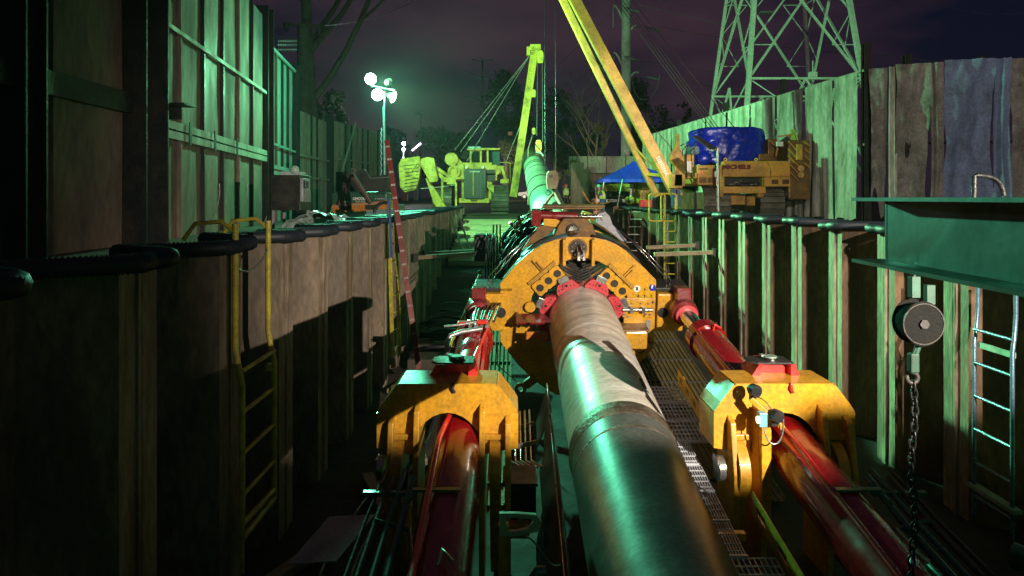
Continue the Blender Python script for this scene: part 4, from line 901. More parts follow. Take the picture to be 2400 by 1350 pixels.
# ================================================================ green I-beam, crane ball, hook and chain at near right
gb = thing('steel_beam', 'wide-flanged green steel I-beam reaching in from the right edge', 'steel beam', (1.9, 2.85, -.15))
p0 = V((1.96, 3.35, -.165)); p1 = V((1.82, .4, -.165))
b = MB(); dr = (p1-p0).normalized(); side = V((-dr.y, dr.x, 0))
b.beam(p0, p1, .016, .31); b.build('web', M_GBEAM, gb)
b = MB(); b.beam(p0-dr*.06+Z_*.16, p1+Z_*.16, .30, .018); b.beam(p0-dr*.06-Z_*.165, p1-Z_*.165, .30, .018); b.build('flange', M_GBEAM, gb)
b = MB(); b.beam(p0+dr*.01-side*.0, p0+dr*.02, .02, .31); b.build('end_weld', M_GBEAM, gb)
b = MB(); q0 = P(2283, 452, 4.6); q1 = P(2350, 452, 4.6); b.tube([q0-Z_*.15, q0+Z_*.12] + [q0+Z_*.125+X_*.02] + bez(q0+V((.05,0,.125)), q0+V((.14,0,.12)), q1+V((0,0,.09)), q1+V((.01,0,-.02)), 8), .018, 7); b.build('grab_handle', M_IRON, None, cat='handle', label='dark blue bent grab handle above the green beam', at=tuple(q0))
cb = thing('hook_block', 'round black sheave block with a hook hanging under the green beam', 'crane hook', tuple(P(2155, 800, 4.0)))
c0 = P(2150, 755, 4.0)
b = MB(); b.cyl(c0+V((0,-.045,0)), c0+V((0,.045,0)), .118, n=36); b.build('block_sheave', M_BALL, cb, bevel=.01)
for s_ in (-1, 1):
    b = MB(); N_ = 28; b.prism([(.125*math.cos(2*math.pi*k/N_), .14*math.sin(2*math.pi*k/N_)) for k in range(N_)], c0+V((0, .056*s_+.005, 0)), X_, Z_, .01); b.build('cheek_plate', M_BALL, cb, bevel=.003)
b = MB(); b.ring(c0+V((0,-.066,0)), c0+V((0,-.058,0)), .128, .122, 36); b.build('rim_ring', M_DARK, cb)  # thin dark steel ring around the near cheek plate
b = MB(); b.cyl(c0+V((0,-.075,.0)), c0+V((0,-.06,.0)), .03, n=6); b.build('axle_nut', M_DARK, cb)
b = MB(); b.box(P(2142, 672, 4.0), (.05, .05, .13)); b.build('wedge_socket', M_GBEAM, cb); b = MB(); b.box(P(2178, 690, 4.02), (.05, .04, .12)); b.build('wedge_socket', M_GBEAM, cb)
b = MB(); b.tube([P(2142, 650, 4.0), P(2144, 560, 4.0)], .012, 7); b.build('wire_rope', M_DARK, cb)
b = MB(); b.box(P(2140, 850, 4.0), (.055, .05, .12)); b.tube([P(2152, 812, 4.0), P(2142, 840, 4.0)], .02, 8); b.build('swivel', M_GBEAM, cb, bevel=.008)
b = MB(); b.tube(arc(P(2138, 885, 4.0), .034, 100, -210, 14), [.014]*14+[.006], 8); b.build('hook', M_DARK, cb)
ch = thing('chain', 'heavy link chain hanging from the crane hook', 'chain', tuple(P(2140, 1100, 4.0)))
pz = P(2140, 905, 4.0)
for k in range(34):
    c = pz - Z_*(k*.052) + X_*(.012*math.sin(k*.5)) ; b = MB(); u = X_ if k % 2 else Y_
    pts = [c + u*(.020*math.cos(2*math.pi*i/12)) + Z_*(.037*math.sin(2*math.pi*i/12)) for i in range(13)]
    b.tube(pts, .0075, 6); b.build('link', M_IRON, ch)
# ================================================================ welding trailer etc. on the left bank
lt = thing('welding_trailer', 'orange trailer frame carrying a dark green welder on the left bank', 'welding trailer', (-4.2, 16.5, GZ))
D = 17.0
def L3(px, py, d=D): return P(px, py, d)
b = MB(); b.beam(L3(785, 490), L3(918, 479), .5, .22); b.build('frame_beam', M_ORNG, lt, bevel=.01)
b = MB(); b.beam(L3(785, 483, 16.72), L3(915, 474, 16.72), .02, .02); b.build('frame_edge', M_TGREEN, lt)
b = MB(); b.box(L3(812, 484, 16.7)+V((.0,0,-.04)), (.25, .02, .12)); b.build('caution_label', M_LBK, lt); b = MB(); b.box(L3(872, 482, 16.68)+V((0,0,-.04)), (.32, .02, .12)); b.build('caution_label', M_LBK, lt)
b = MB(); b.box(L3(850, 467, 17.2), (1.45, .8, .34)); b.box(L3(850, 452, 17.15), (1.35, .7, .06)); wel = b.build('welder_body', M_LINC, lt, bevel=.03)
b = MB(); b.tube([L3(856, 453, 16.8), L3(904, 449, 16.8)], .015, 6); b.tube([L3(858, 457, 16.78), L3(900, 454, 16.78)], .012, 6); b.build('chrome_trim', M_CHROME, wel)
text('LINCOLN', 'lettering', M_LWH, wel, L3(827, 468, 16.72), X_, Z_, .085, bold=.004)
text('ELECTRIC', 'lettering', M_LWH, wel, L3(833, 474, 16.72), X_, Z_, .06)
text('SHIELD', 'lettering', M_LWH, wel, L3(804, 475, 16.73), X_, Z_, .055)
for k in range(5): b = MB(); b.cyl(L3(880+5*k, 466, 16.8), L3(880+5*k, 466, 16.76), .02, n=10); b.build('dial', M_GREY, wel)
lf = thing('a_frame_stand', 'dark brown triangular lifting frame with a lug, standing over the welder', 'lifting frame', tuple(L3(824, 480, 16.6)))
b = MB(); b.beam(L3(796, 481, 16.6), L3(826, 408, 16.6), .05, .10); b.beam(L3(870, 476, 16.6), L3(826, 408, 16.6), .05, .10); b.build('leg', M_RUSTR, lf)
b = MB(); b.ring(L3(827, 400, 16.65), L3(827, 400, 16.55), .07, .035, 18); b.build('lug', M_DARK, lf)
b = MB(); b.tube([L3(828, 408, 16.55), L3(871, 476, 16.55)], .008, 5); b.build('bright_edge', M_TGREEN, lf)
b = MB(); b.prism([(0,0),(1.45,0),(1.45,.62),(.90,.58),(.84,.72),(.78,.78),(.70,.78),(.64,.70),(.0,.70)], L3(788, 462, 17.7), X_, Z_, .05); sp = b.build('spreader_plate', M_DARK, None, cat='steel plate', label='large dark steel plate with a lifting ear behind the welder', at=tuple(L3(850, 440, 17.7)))
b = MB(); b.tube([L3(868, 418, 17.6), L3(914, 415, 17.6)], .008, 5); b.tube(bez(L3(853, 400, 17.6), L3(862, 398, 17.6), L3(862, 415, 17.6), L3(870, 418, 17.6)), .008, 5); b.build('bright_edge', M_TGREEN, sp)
b = MB(); b.tube(arc(L3(903, 500, 16.6), .28, 180, 60, 12), .04, 9); b.build('bent_pipe', M_BLACK, None, cat='pipe', label='short bent black pipe under the orange frame', at=tuple(L3(900, 500, 16.6)))
# crumpled clear plastic sheeting
rr = random.Random(3); rows = []
for i in range(26):
    row = []
    for j in range(30):
        u, v_ = j/29, i/25
        x = -4.55+u*1.25; y_ = 12.6+v_*2.2
        hh = .34*math.sin(math.pi*u)**.7*(1-.6*v_) + .13*noise.noise(V((u*7, v_*7, 1))) + .07*abs(noise.noise(V((u*19, v_*15, 4))))
        row.append(V((x + .1*noise.noise(V((u*5, v_*5, 9))), y_, GZ+.22+max(0, hh))))
    rows.append(row)
MB().sheet(rows, False).build('plastic_sheet', M_CLEAR, None, solid=.006, cat='plastic sheet', label='crumpled translucent plastic sheeting heaped on the left bank', at=(-3.9, 13.5, GZ))
# electrical cabinet, water jugs
ec = thing('electrical_cabinet', 'dark electrical cabinet on legs with cables, on the left bank', 'cabinet', (-4.9, 13.8, GZ))
b = MB(); b.box((-4.78, 13.9, .12), (.62, .8, .75)); b.build('cabinet_body', M_DARK, ec, bevel=.01)
b = MB(); b.box((-4.43, 13.7, .18), (.06, .5, .5)); b.build('breaker_panel', M_GREY, ec, bevel=.01)
for k in range(4): b = MB(); b.box((-4.39, 13.52+.11*k, .05), (.05, .06, .26)); b.build('breaker', M_GALV, ec)
b = MB(); b.box((-4.39, 13.62, .30), (.07, .2, .16)); b.build('socket_box', M_BLACK, ec, bevel=.01)
b = MB(); b.box((-4.7, 13.75, .53), (.42, .4, .08)); b.ball((-4.62, 13.6, .60), .1, 12, 8); b.build('jug', M_CLEAR, ec)
for x, y_ in ((-5.05, 13.55), (-4.52, 13.55), (-5.05, 14.2), (-4.52, 14.2)): b = MB(); b.box((x, y_, -.55), (.05, .05, .62)); b.build('leg', M_GREY, ec)
for k in range(5): b = MB(); b.tube(bez((-4.5+.04*k, 13.5, -.25), (-4.45, 13.3, -.6), (-4.3-.1*k, 13.2, -.8), (-3.9-.1*k, 12.9, GZ+.1)), .02, 7); b.build('cable', M_BLACK, ec)
for k in range(3):
    b = MB(); a_ = V((-5.9+.35*k, 12.9+.5*k, GZ+.25)); b.tube(bez(a_+V((0,0,.9)), a_+V((.05,0,.5)), a_+V((-.15,0,.2)), a_+V((-.2,0,0))), .012, 6)
    b.build('loose_cable', M_GALV, None, cat='cable', label='thin pale cable dangling before the left fence, ' + ('nearest','middle','farthest')[k] + ' of three', group='thin cables dangling at the left fence', at=tuple(a_))

# loose timbers and hoses on the pit floor
fr_ = random.Random(8)
for k in range(5):
    x = -1.9+fr_.uniform(-.4,.5); y_ = 6.3+k*1.5; an_ = fr_.uniform(-.5,.5); b = MB(); c = V((x, y_, -3.58)); dv = V((math.sin(an_), math.cos(an_), 0))*fr_.uniform(.4,.8)
    b.beam(c-dv, c+dv, .14, .09); b.build('timber_offcut', M_TIMB, None, bevel=.006, cat='timber', group='timber offcuts on the pit floor', label=('nearest','second','third','fourth','farthest')[k]+' timber offcut lying on the dark floor by the left wall', at=tuple(c))
for k in range(3):
    b = MB(); x = -1.6+.3*k; b.tube(bez((x, 5, -3.6), (x-.8, 7, -3.58), (x+.7, 9, -3.58), (x-.3, 12+k, -3.6), 30), .03, 7); b.build('floor_hose', M_BLACK, None, cat='hose', group='black hoses trailing on the pit floor', label=('left','middle','right')[k]+' black hose trailing along the pit floor left of the yoke', at=(x, 5, -3.6))

for k in range(8):
    y_ = 13.2+k*.55; b = MB(); b.tube(bez((-2.2+fr_.uniform(0,.4), y_, -3.2+.05*k), (-1.6, y_+fr_.uniform(-.8,.8), -2.75), (-1.0, y_+fr_.uniform(-.8,.8), -3.1), (-.5, y_+fr_.uniform(-.6,.6), -2.9), 22), fr_.uniform(.02,.04), 7)
    b.build('tangled_hose', M_BLACK, None, cat='hose', group='tangle of black hoses left of the thruster', label='black hose in the tangle behind the yellow handrail, ' + ('nearest','second','third','fourth','fifth','sixth','seventh','farthest')[k] + ' of eight', at=(-1.5, y_, -3.1))
# ================================================================ tracks helper
def track(cx, y0, y1, zb, w_, h_, parent, m=None, shoe_n=None, pitch=.23):
    m = m or M_TRACK; r = h_/2; zc = zb+r
    L_ = (y1-y0)-2*r; per = 2*L_+2*math.pi*r; n = int(per/pitch); b = MB(); gr = MB()
    for k in range(n):
        s = k*per/n
        if s < L_: p = V((cx, y0+r+s, zc+r)); a = 0
        elif s < L_+math.pi*r: t = (s-L_)/r; p = V((cx, y1-r+r*math.sin(t), zc+r*math.cos(t))); a = -t
        elif s < 2*L_+math.pi*r: p = V((cx, y1-r-(s-L_-math.pi*r), zc-r)); a = -math.pi
        else: t = (s-2*L_-math.pi*r)/r; p = V((cx, y0+r-r*math.sin(t), zc-r*math.cos(t))); a = -math.pi-t
        M = Matrix.Rotation(a, 4, 'X')
        b.box(p, (w_, pitch*.92, .05), M); b.box(p + M.to_3x3() @ V((0, pitch*.3, .05)), (w_, .045, .07), M)
    o = b.build('track', m, parent)
    b = MB(); b.box((cx, (y0+y1)/2, zc), (w_*.45, L_, h_*.55)); 
    for yy in (y0+r, y1-r): b.cyl((cx-w_*.22, yy, zc), (cx+w_*.22, yy, zc), r*.82, n=24)
    b.build('track_frame', M_BROWNY, parent)
# ================================================================ pipelayer on the left (green-lit), facing the camera
SX, SY = -1.75, 36.0; G1 = -.92
def S(px, py, d=SY): return P(px, py, d)
sp = thing('pipelayer', 'yellow-green lit sideboom pipelayer facing the camera on the left of the pipe', 'pipelayer', (SX, SY+2, G1))
track(-.68, 35.8, 40.4, G1, .98, 1.6, sp); track(-3.95, 36.0, 40.6, G1, 1.1, 1.7, sp)
b = MB(); b.box(S(1118, 425, 36.6)+V((0,.6,0)), (1.75, 1.6, 2.15)); b.build('hood', M_CATY, sp, bevel=.05)
b = MB(); b.prism([(-.62,-.85),(-.50,-.95),(.50,-.95),(.62,-.85),(.62,.62),(.5,.78),(-.5,.78),(-.62,.62)], S(1113, 428, 35.98), X_, Z_, .03); gr_ = b.build('radiator_grille', M_LBK, sp)
for k in range(-5, 6): b = MB(); b.box(S(1113, 430, 35.93)+V((k*.11,0,0)), (.015, .02, 1.6)); b.build('grille_bar', M_TEALP, gr_)
b = MB(); b.cyl(S(1110, 433, 35.9)+V((-.02,0,-.6)), S(1110, 433, 35.9)+V((-.02,0,.7)), .03, n=8); b.build('grille_post', M_CATY, gr_)
b = MB(); b.box(S(1112, 401, 35.94), (.65, .02, .14)); pb = b.build('name_plate', M_LBK, sp)
text('CATERPILLAR', 'lettering', M_LWH, pb, S(1100.5, 403.5, 35.92), X_, Z_, .10, sx=.9, bold=.003)
b = MB(); b.box(S(1111, 470, 36.2), (1.75, .5, .26)); b.box(S(1111, 470, 35.93), (.42, .04, .11)); b.build('front_bumper', M_CATY, sp, bevel=.02)
b = MB(); b.box(S(1111, 470, 35.92), (.36, .04, .08)); b.build('tow_slot', M_DARK, sp)
for px in (1093, 1131): 
    b = MB(); b.cyl(S(px, 392, 35.9), S(px, 392, 36.05), .085, n=16); b.build('headlight', M_WHITE, sp)
# cab
b = MB()
for px, py0, py1, w_ in ((1103, 392, 350, .12), (1127, 392, 350, .12), (1143, 392, 350, .12), (1168, 392, 355, .1)):
    b.beam(S(px, py0, 37), S(px, py1, 37), w_, .12, Y_)
b.box(S(1115, 353, 37.2), (.75, .5, .1)); b.box(S(1135, 352, 37.6), (1.9, 1.8, .12)); b.box(S(1115, 389, 37.1), (1.0, .4, .14)); b.build('cab_frame', M_CATY, sp, bevel=.015)
b = MB(); b.box(S(1115, 371, 37.15), (.55, .03, .85)); b.box(S(1155, 372, 37.25), (.75, .03, .85)); b.build('cab_glass', M_GLASS, sp)
b = MB(); b.add([S(1154,355,36.7), S(1171,355,36.5), S(1172,389,36.5), S(1156,389,36.7)], [(0,1,2,3)]); b.build('door_glass', M_TEALP, sp, solid=.02)
b = MB(); b.box(S(1113, 347, 37.1), (.75, .9, .12)); b.build('roof_box', M_TEALP, sp, bevel=.01)
for k in range(5): b = MB(); b.tube([S(1078+3*k, 372, 36.9), S(1092+4*k, 350, 37), S(1125+3*k, 349, 37.2)], .03, 6); b.build('roof_hose', M_BLACK, sp)
b = MB(); b.box(S(1160, 400, 37.2), (1.1, 1.6, .5)); b.box(S(1150, 405, 36.6), (.75, .5, .9)); b.build('side_tank', M_CATY, sp, bevel=.04)
b = MB(); b.box(S(1148, 416, 36.3), (.6, .1, .45)); b.box(S(1150, 404, 36.3), (.5, .1, .3)); b.build('side_cavity', M_LBK, sp)
b = MB(); b.beam(S(1163, 410, 36.2), S(1178, 392, 36.2), .14, .2, Y_); b.beam(S(1176, 392, 36.2), S(1188, 430, 36.2), .16, .25, Y_); b.box(S(1183, 425, 36.3), (.5, .4, .25)); b.build('boom_bracket', M_CATY, sp, bevel=.02)
b = MB(); b.prism([(0,0),(.38,-.3),(.38,.1),(0,.38)], S(1142, 440, 36.1), X_, Z_, .2); b.build('step_gusset', M_CATY, sp)
for px in (1186, 1196): b = MB(); b.tube([S(px, 428, 36.4), S(px, 385, 36.4)] + arc(S(px-4, 385, 36.4), .1, 0, 90, 4) + [S(px-14, 380.5, 36.4)], .025, 7); b.build('grab_rail', M_CATY, sp)
# winch drums
b = MB(); b.cyl(S(1058, 373, 36.0), S(1058, 373, 36.8), .37, n=36); b.cyl(S(1058, 374, 35.92), S(1058, 374, 36.0), .2, n=24); b.build('winch_drum', M_CATY, sp, bevel=.02)
for k in range(14):
    a = 2*math.pi*k/14; p = S(1058, 373, 35.98)+V((.31*math.cos(a),0,.31*math.sin(a))); b = MB(); b.cyl(p, p+V((0,.04,0)), .018, n=6); b.build('drum_bolt', M_YELD, sp)
b = MB(); b.ring(S(1064, 402, 36.0), S(1064, 402, 36.3), .36, .22, 30); b.cyl(S(1062, 402, 36.1), S(1062, 402, 36.5), .24, n=24); b.build('winch_gear', M_CATY, sp)
b = MB(); b.prism([(-.1,-.6),(.45,-.6),(.45,.3),(.15,.62),(-.1,.55)], S(1070, 398, 36.4), X_, Z_, .12); b.build('winch_case', M_CATY, sp, bevel=.02)
# front A frame arms and counterweight
b = MB(); b.prism([(0,0),(.62,0),(.72,-.12),(.72,-.42),(.2,-.42),(.2,-.28),(.0,-.28)], S(1040, 415, 36.0), X_, Z_, .3); b.box(S(1064, 418, 36.1), (1.2, .4, .14)); b.build('cross_frame', M_CATY, sp, bevel=.02)
b = MB(); b.beam(S(1022, 393, 35.9), S(1055, 415, 35.9), .18, .14, Y_); b.build('link_arm', M_CATY, sp, bevel=.01)
b = MB(); b.beam(S(1020, 396, 36.1), S(1040, 420, 36.1), .22, .12, Y_); b.build('link_arm', M_CATY, sp, bevel=.01)
b = MB(); b.prism([(0,0),(.16,.0),(1.16,-1.6),(1.16,-2.05),(.85,-2.0),(.45,-1.35)], S(998, 418, 35.9), X_, Z_, .2); b.build('counterweight_leg', M_CATY, sp, bevel=.02)
b = MB(); b.box(S(1015, 447, 35.78), (.12, .02, .12)); b.build('white_label', M_LWH, sp)
b = MB(); b.box(S(1037, 448, 36.0), (.12, .2, 1.3)); b.build('front_stanchion', M_CATY, sp); b = MB(); b.box(S(1069, 457, 35.5), (.11, .12, 1.35)); b.build('front_stanchion', M_CATY, sp)
b = MB(); b.beam(S(1035, 438, 35.6), S(1068, 433, 35.6), .02, .02); b.beam(S(985, 442, 35.7), S(1035, 438, 35.7), .03, .03); b.build('hose_line', M_GALV, sp)
cwt = MB(); cwt.prism([(-.55,.85),(.45,1.0),(.55,.62),(.42,-.35),(.25,-.85),(-.35,-1.0),(-.62,-.72),(-.7,.5)], S(967, 409, 35.6), X_, Z_, .5); o = cwt.build('counterweight', M_CATY, sp, bevel=.03)
for k in range(8):
    b = MB(); b.beam(S(950-1.5*abs(k-3.5)+1, 388+k*8.4, 35.08), S(981, 385+k*8.0, 35.08), .03, .08, Y_); b.build('slot', M_DARK, o)
b = MB(); b.beam(S(963, 403, 35.04), S(976, 385, 35.04), .06, .2, Y_); b.cyl(S(970, 412, 35.08), S(970, 412, 35.0), .12, n=20); b.build('boss', M_CATY, o)
b = MB(); b.prism([(.0,.0),(.55,-1.0),(.95,-.95),(1.0,-.8),(.78,.35),(.4,.42),(.05,.3)], S(986, 386, 35.5)+V((0,0,-.0)), X_, Z_, .35); b.build('counterweight_arm', M_CATY, sp, bevel=.03)
b = MB(); b.tube([S(985, 377, 35.7), S(1000, 369, 35.7), S(1018, 365, 35.7), S(1018, 372, 35.7)], .03, 6); b.build('rubber_hose', M_BLACK, sp)
# boom
bm_ = MB(); q0 = S(1203, 462, 35.9); q1 = S(1254, 112, 36.4)
bm_.beam(q0, q1, .42, .34, Y_); bo = bm_.build('boom', M_CATY, sp, bevel=.015)
b = MB(); b.box(q1+V((.02,0,-.0)), (.62, .4, .34)); b.box(q1+V((-.38,0,-.2)), (.2, .3, .5)); b.build('boom_head', M_CATY, bo, bevel=.03)
text('H 202', 'lettering', M_LBK, bo, S(1249, 128, 36.0), (q1-q0), X_*-1, .18)
def block(px, py, d, s_=1, m=M_CATY, name='hook_block', par=None, **k):
    c = S(px, py, d); b = MB(); b.prism([(-.16*s_,-.35*s_),(.16*s_,-.35*s_),(.2*s_,-.1*s_),(.19*s_,.22*s_),(.1*s_,.38*s_),(-.1*s_,.38*s_),(-.19*s_,.22*s_),(-.2*s_,-.1*s_)], c, X_, Z_, .22*s_)
    return b.build(name, m, par, bevel=.02, **k)
block(1266, 135, 36.0, .95, par=bo, name='sheave_block'); block(1251, 220, 36.0, .6, par=bo, name='sheave_block')
for px, py, w_ in ((1232, 138, 0), (1229, 142, 0)): pass
for a, c_ in (((1246,122),(1094,378)),((1244,126),(1080,355)),((1241,130),(1065,352)),((1250,215),(1184,385))):
    b = MB(); b.tube([S(*a, 36.2), S(*c_, 36.6)], .02, 5); b.build('boom_cable', M_GALV, sp)
for px0, px1, py1 in ((1260, 1258, 318), (1271, 1272, 335)):
    b = MB(); b.tube([S(px0, 150, 36.0), S(px1, py1, 34.0)], .018, 5); b.build('hoist_line', M_GALV, sp)
hb = block(1262, 343, 33.6, .85, name='hook_block', cat='hook block', label='bright yellow-green hook block above the end of the green pipe', at=tuple(S(1262, 343, 33.6)))
hk = block(1251, 308, 34.2, .5, m=M_YELD, name='hook_block', cat='hook block', label='small dark yellow hook block beside the bright one', at=tuple(S(1251, 308, 34.2)))
b = MB(); b.ring(S(1262, 367, 33.4), S(1262, 367, 33.6), .28, .18, 18); b.tube([S(1255,372,33.4), S(1243,400,31.5), S(1240,440,30)], .03, 6); b.tube([S(1268,372,33.4), S(1282,398,31.5), S(1287,430,30)], .03, 6); b.build('sling', M_TGREEN, None, cat='sling', label='pale lifting sling ring around the upper end of the green pipe', at=tuple(S(1262, 367, 33.4)))
b = MB(); b.tube([S(1248, 318, 34), S(1238, 350, 32), S(1238, 480, 30)], .03, 6); b.build('tag_rope', M_TIMB, None, cat='rope', label='thin tag rope hanging left of the green pipe', at=tuple(S(1248, 318, 34)))
# lifting block with red-brown straps, on the crane lines from above
BD = 19.4
cl = thing('lifting_block', 'weathered tan lifting block on two long wire lines over the green pipe', 'lifting block', tuple(P(1295, 420, BD)))
b = MB(); b.prism([(x*.81, y*.81) for x, y in [(-.19,-.35),(.17,-.35),(.24,-.05),(.22,.24),(.12,.32),(-.13,.32),(-.21,.22),(-.23,-.05)]], P(1294, 421, BD), X_, Z_, .18); b.build('block_cheek', M_TIMB, cl, bevel=.03)
b = MB(); b.cyl(P(1292, 413, BD-.2), P(1292, 413, BD-.26), .05, n=16); b.build('sheave_pin', M_DARK, cl)
for px in (1277, 1302): b = MB(); b.tube([P(px, -60, BD), P(px+1, 400, BD)], .011, 6); b.build('wire_line', M_IRON, cl)
b = MB(); b.tube([P(1296, 441, BD), P(1298, 458, BD-.1)], .045, 9); b.tube(arc(P(1284, 452, BD-.1), .07, 0, 360, 12), .016, 6); b.build('shackle', M_DARK, cl)
b = MB(); b.tube([P(1298,452,19.2), P(1286,468,18.0), P(1268,492,16.7)], [.035, .045, .04], 6); b.tube([P(1299,452,19.2), P(1307,468,18.0), P(1322,494,16.7)], [.035, .045, .04], 6)
b.build('strap', M_SLING, None, cat='strap', label='red-brown lifting straps spread over the green pipe', at=tuple(P(1296, 470, 18)))
# ================================================================ right pipelayer with blue tarp
CYR = 24.6
def C(px, py, d=CYR): return P(px, py, d)
cr_ = thing('pipelayer', 'yellow sideboom pipelayer with big red lettering and a tarp-covered cab', 'pipelayer', (9, 26.5, GZ))
track(8.0, 24.9, 30.0, GZ, 1.05, 1.42, cr_); track(10.1, 24.8, 30.0, GZ, .95, 1.35, cr_)
def cb_(px0, py0, px1, py1, d, dep): 
    a = C(px0, py0, d); c_ = C(px1, py1, d); return ((a+c_)/2 + V((0, dep/2, 0)), (abs(c_.x-a.x), dep, abs(a.z-c_.z)))
b = MB(); b.box(*cb_(1694, 377, 1853, 415, 24.6, 2.6)); b.build('hood', M_CATWARM, cr_, bevel=.06)
b = MB(); b.box(*cb_(1635, 387, 1693, 434, 24.5, 2.6)); b.build('side_tank', M_CATWARM, cr_, bevel=.03)
b = MB(); b.box(*cb_(1792, 415, 1853, 437, 24.4, 2.5)); lp = b.build('lower_panel', M_CATWARM, cr_, bevel=.02)
b = MB(); b.box(*cb_(1687, 437, 1795, 453, 24.5, .8)); b.box(*cb_(1688, 412, 1698, 440, 24.45, .4)); b.build('bumper_beam', M_CATWARM, cr_, bevel=.02)
b = MB(); b.box(*cb_(1698, 418, 1790, 437, 24.9, .2)); b.build('engine_recess', M_LBK, cr_)
er = random.Random(2)
for k in range(14): 
    b = MB(); p = C(1702+k*6.2, 428+er.uniform(-4, 6), 24.72); b.cyl(p, p+V((er.uniform(.08,.3), 0, er.uniform(-.06,.06))), er.uniform(.015, .035), n=7); b.build('engine_line', M_GALV if k % 2 else M_BLACK, cr_)
b = MB()
for base in (1640, 1660): 
    for k in range(6): b.box(C(base+k*2.9, 422, 24.48), (.022, .03, .20))
for base in (1810, 1835):
    for k in range(6): b.box(C(base+k*2.6, 426, 24.38), (.022, .03, .17))
b.build('louvre_slots', M_LBK, cr_)
text('MICHELS', 'lettering', M_LBL, cr_, C(1693.5, 395.5, 24.56), X_, Z_, .215, bold=.014, sx=1.23)
text('CB200258', 'lettering', M_LBK, cr_, C(1637, 397.5, 24.46), X_, Z_, .085, sx=.92, bold=.002)
for px, py, d_ in ((1644, 405, 24.46), (1844, 408, 24.56)): b = MB(); b.cyl(C(px, py, d_), C(px, py, d_+.03), .05, n=18); b.build('red_reflector', M_REFL, cr_)
b = MB(); b.tube([C(1798, 376, 24.55), C(1806, 395, 24.55), C(1807, 414, 24.55)], .014, 6); b.build('hood_seam', M_YELD, cr_)
for px in (1700, 1772): b = MB(); b.ring(C(px, 374, 24.7), C(px, 374, 24.8), .07, .03, 14); b.build('lifting_eye', M_CATWARM, cr_)
b = MB(); b.box(*cb_(1702, 458, 1748, 480, 25, .6)); b.build('under_guard', M_YELD, cr_, bevel=.03)
for q_ in ((1750, 460, 1770, 482, 25, .6), (1776, 452, 1790, 463, 24.6, .3), (1687, 446, 1696, 462, 24.4, .2)):
    b = MB(); b.box(*cb_(*q_)); b.build('under_guard', M_YELD, cr_, bevel=.02)
# chevron counterweight
o_ = MB(); o_.box(*cb_(1848, 328, 1899, 468, 25.0, 1.1)); cw = o_.build('counterweight', M_BROWNY, cr_, bevel=.06)
for k in range(5):
    b = MB(); b.beam(C(1840, 333+k*17, 24.95)+V((.14,0,0)), C(1870, 356+k*17, 24.95), .03, .13, Y_); b.build('chevron_stripe', M_CATWARM, cw)
    if k < 4: b = MB(); b.beam(C(1884, 332+k*17, 24.95), C(1897, 343+k*17, 24.95), .03, .13, Y_); b.build('chevron_stripe', M_CATWARM, cw)
b = MB(); b.box(*cb_(1867, 338, 1881, 375, 24.85, .2)); b.cyl(C(1877, 395, 24.98), C(1877, 395, 24.85), .12, n=18); b.cyl(C(1877, 410, 24.98), C(1877, 410, 24.85), .12, n=18); b.build('boss', M_CATWARM, cw, bevel=.02)
# cab bits, steps, rails, drawworks
b = MB(); b.prism([(0,0),(.42,0),(.42,.55),(.40,.95),(.22,1.5),(.2,1.95),(.12,2.0),(.08,1.5),(-.12,1.2),(-.14,1.0),(.05,.75)], C(1575, 437, 24.3), X_, Z_, .3); b.build('boom_foot_frame', M_YELD, cr_, bevel=.02)
b = MB(); b.box(*cb_(1575, 408, 1600, 441, 24.0, .5)); b.build('boom_foot', M_CATWARM, cr_, bevel=.02)
b = MB(); b.box(*cb_(1577, 444, 1585, 483, 24.0, .3)); b.box(*cb_(1587, 444, 1595, 483, 24.0, .3)); b.build('blue_leg', M_BLUE, cr_, bevel=.01)
for px in (1586, 1600, 1609, 1627):
    b = MB(); top = 340 if px < 1605 else 335; b.tube([C(px, 415, 24.3), C(px, top+12, 24.3), C(px+8, top+2, 24.3), C(px+18 if px < 1605 else px+1, top-3, 24.3)], .02, 6); b.build('grab_rail', M_DARK, cr_)
b = MB(); b.box(*cb_(1608, 362, 1628, 392, 24.9, .8)); b.box(*cb_(1600, 405, 1634, 418, 24.4, .6)); b.build('platform_box', M_CATWARM, cr_, bevel=.02)
b = MB(); b.box(*cb_(1620, 342, 1640, 362, 25.2, .6)); b.build('control_box', M_TEALP, cr_, bevel=.02)
b = MB(); b.box(*cb_(1610, 378, 1623, 405, 24.8, .1)); b.build('white_panel', M_WHITE, cr_)
b = MB(); b.tube([C(1590, 350, 24.4), C(1590, 360, 24.4)], .04, 8); b.build('beacon', M_ORNG, cr_)
b = MB(); b.box(*cb_(1800, 325, 1822, 380, 25.5, 1.6)); b.box(*cb_(1778, 360, 1806, 377, 24.9, .6)); b.build('winch_house', M_BROWNY, cr_, bevel=.04)
b = MB(); b.beam(C(1802, 328, 25.2), C(1822, 346, 25.2), .03, .04, Y_); b.beam(C(1822, 346, 25.2), C(1818, 366, 25.2), .06, .07, Y_); b.beam(C(1825, 320, 25.3), C(1858, 315, 25.3), .06, .06, Y_); b.build('green_lit_bar', M_CATWARM, cr_)
b = MB(); b.box(*cb_(1821, 332, 1836, 343, 24.9, .1)); b.build('work_lamp', M_WHITE, cr_, bevel=.01)
b = MB(); b.add([C(1854,304,25.6), C(1858,304,25.6), C(1868,329,25.6), C(1852,327,25.6)], [(0,1,2,3)]); b.tube(bez(C(1854,304,25.5), C(1860,300,25.5), C(1868,318,25.5), C(1869,330,25.5)), .015, 6); b.build('mirror', M_VEST, cr_, solid=.02)
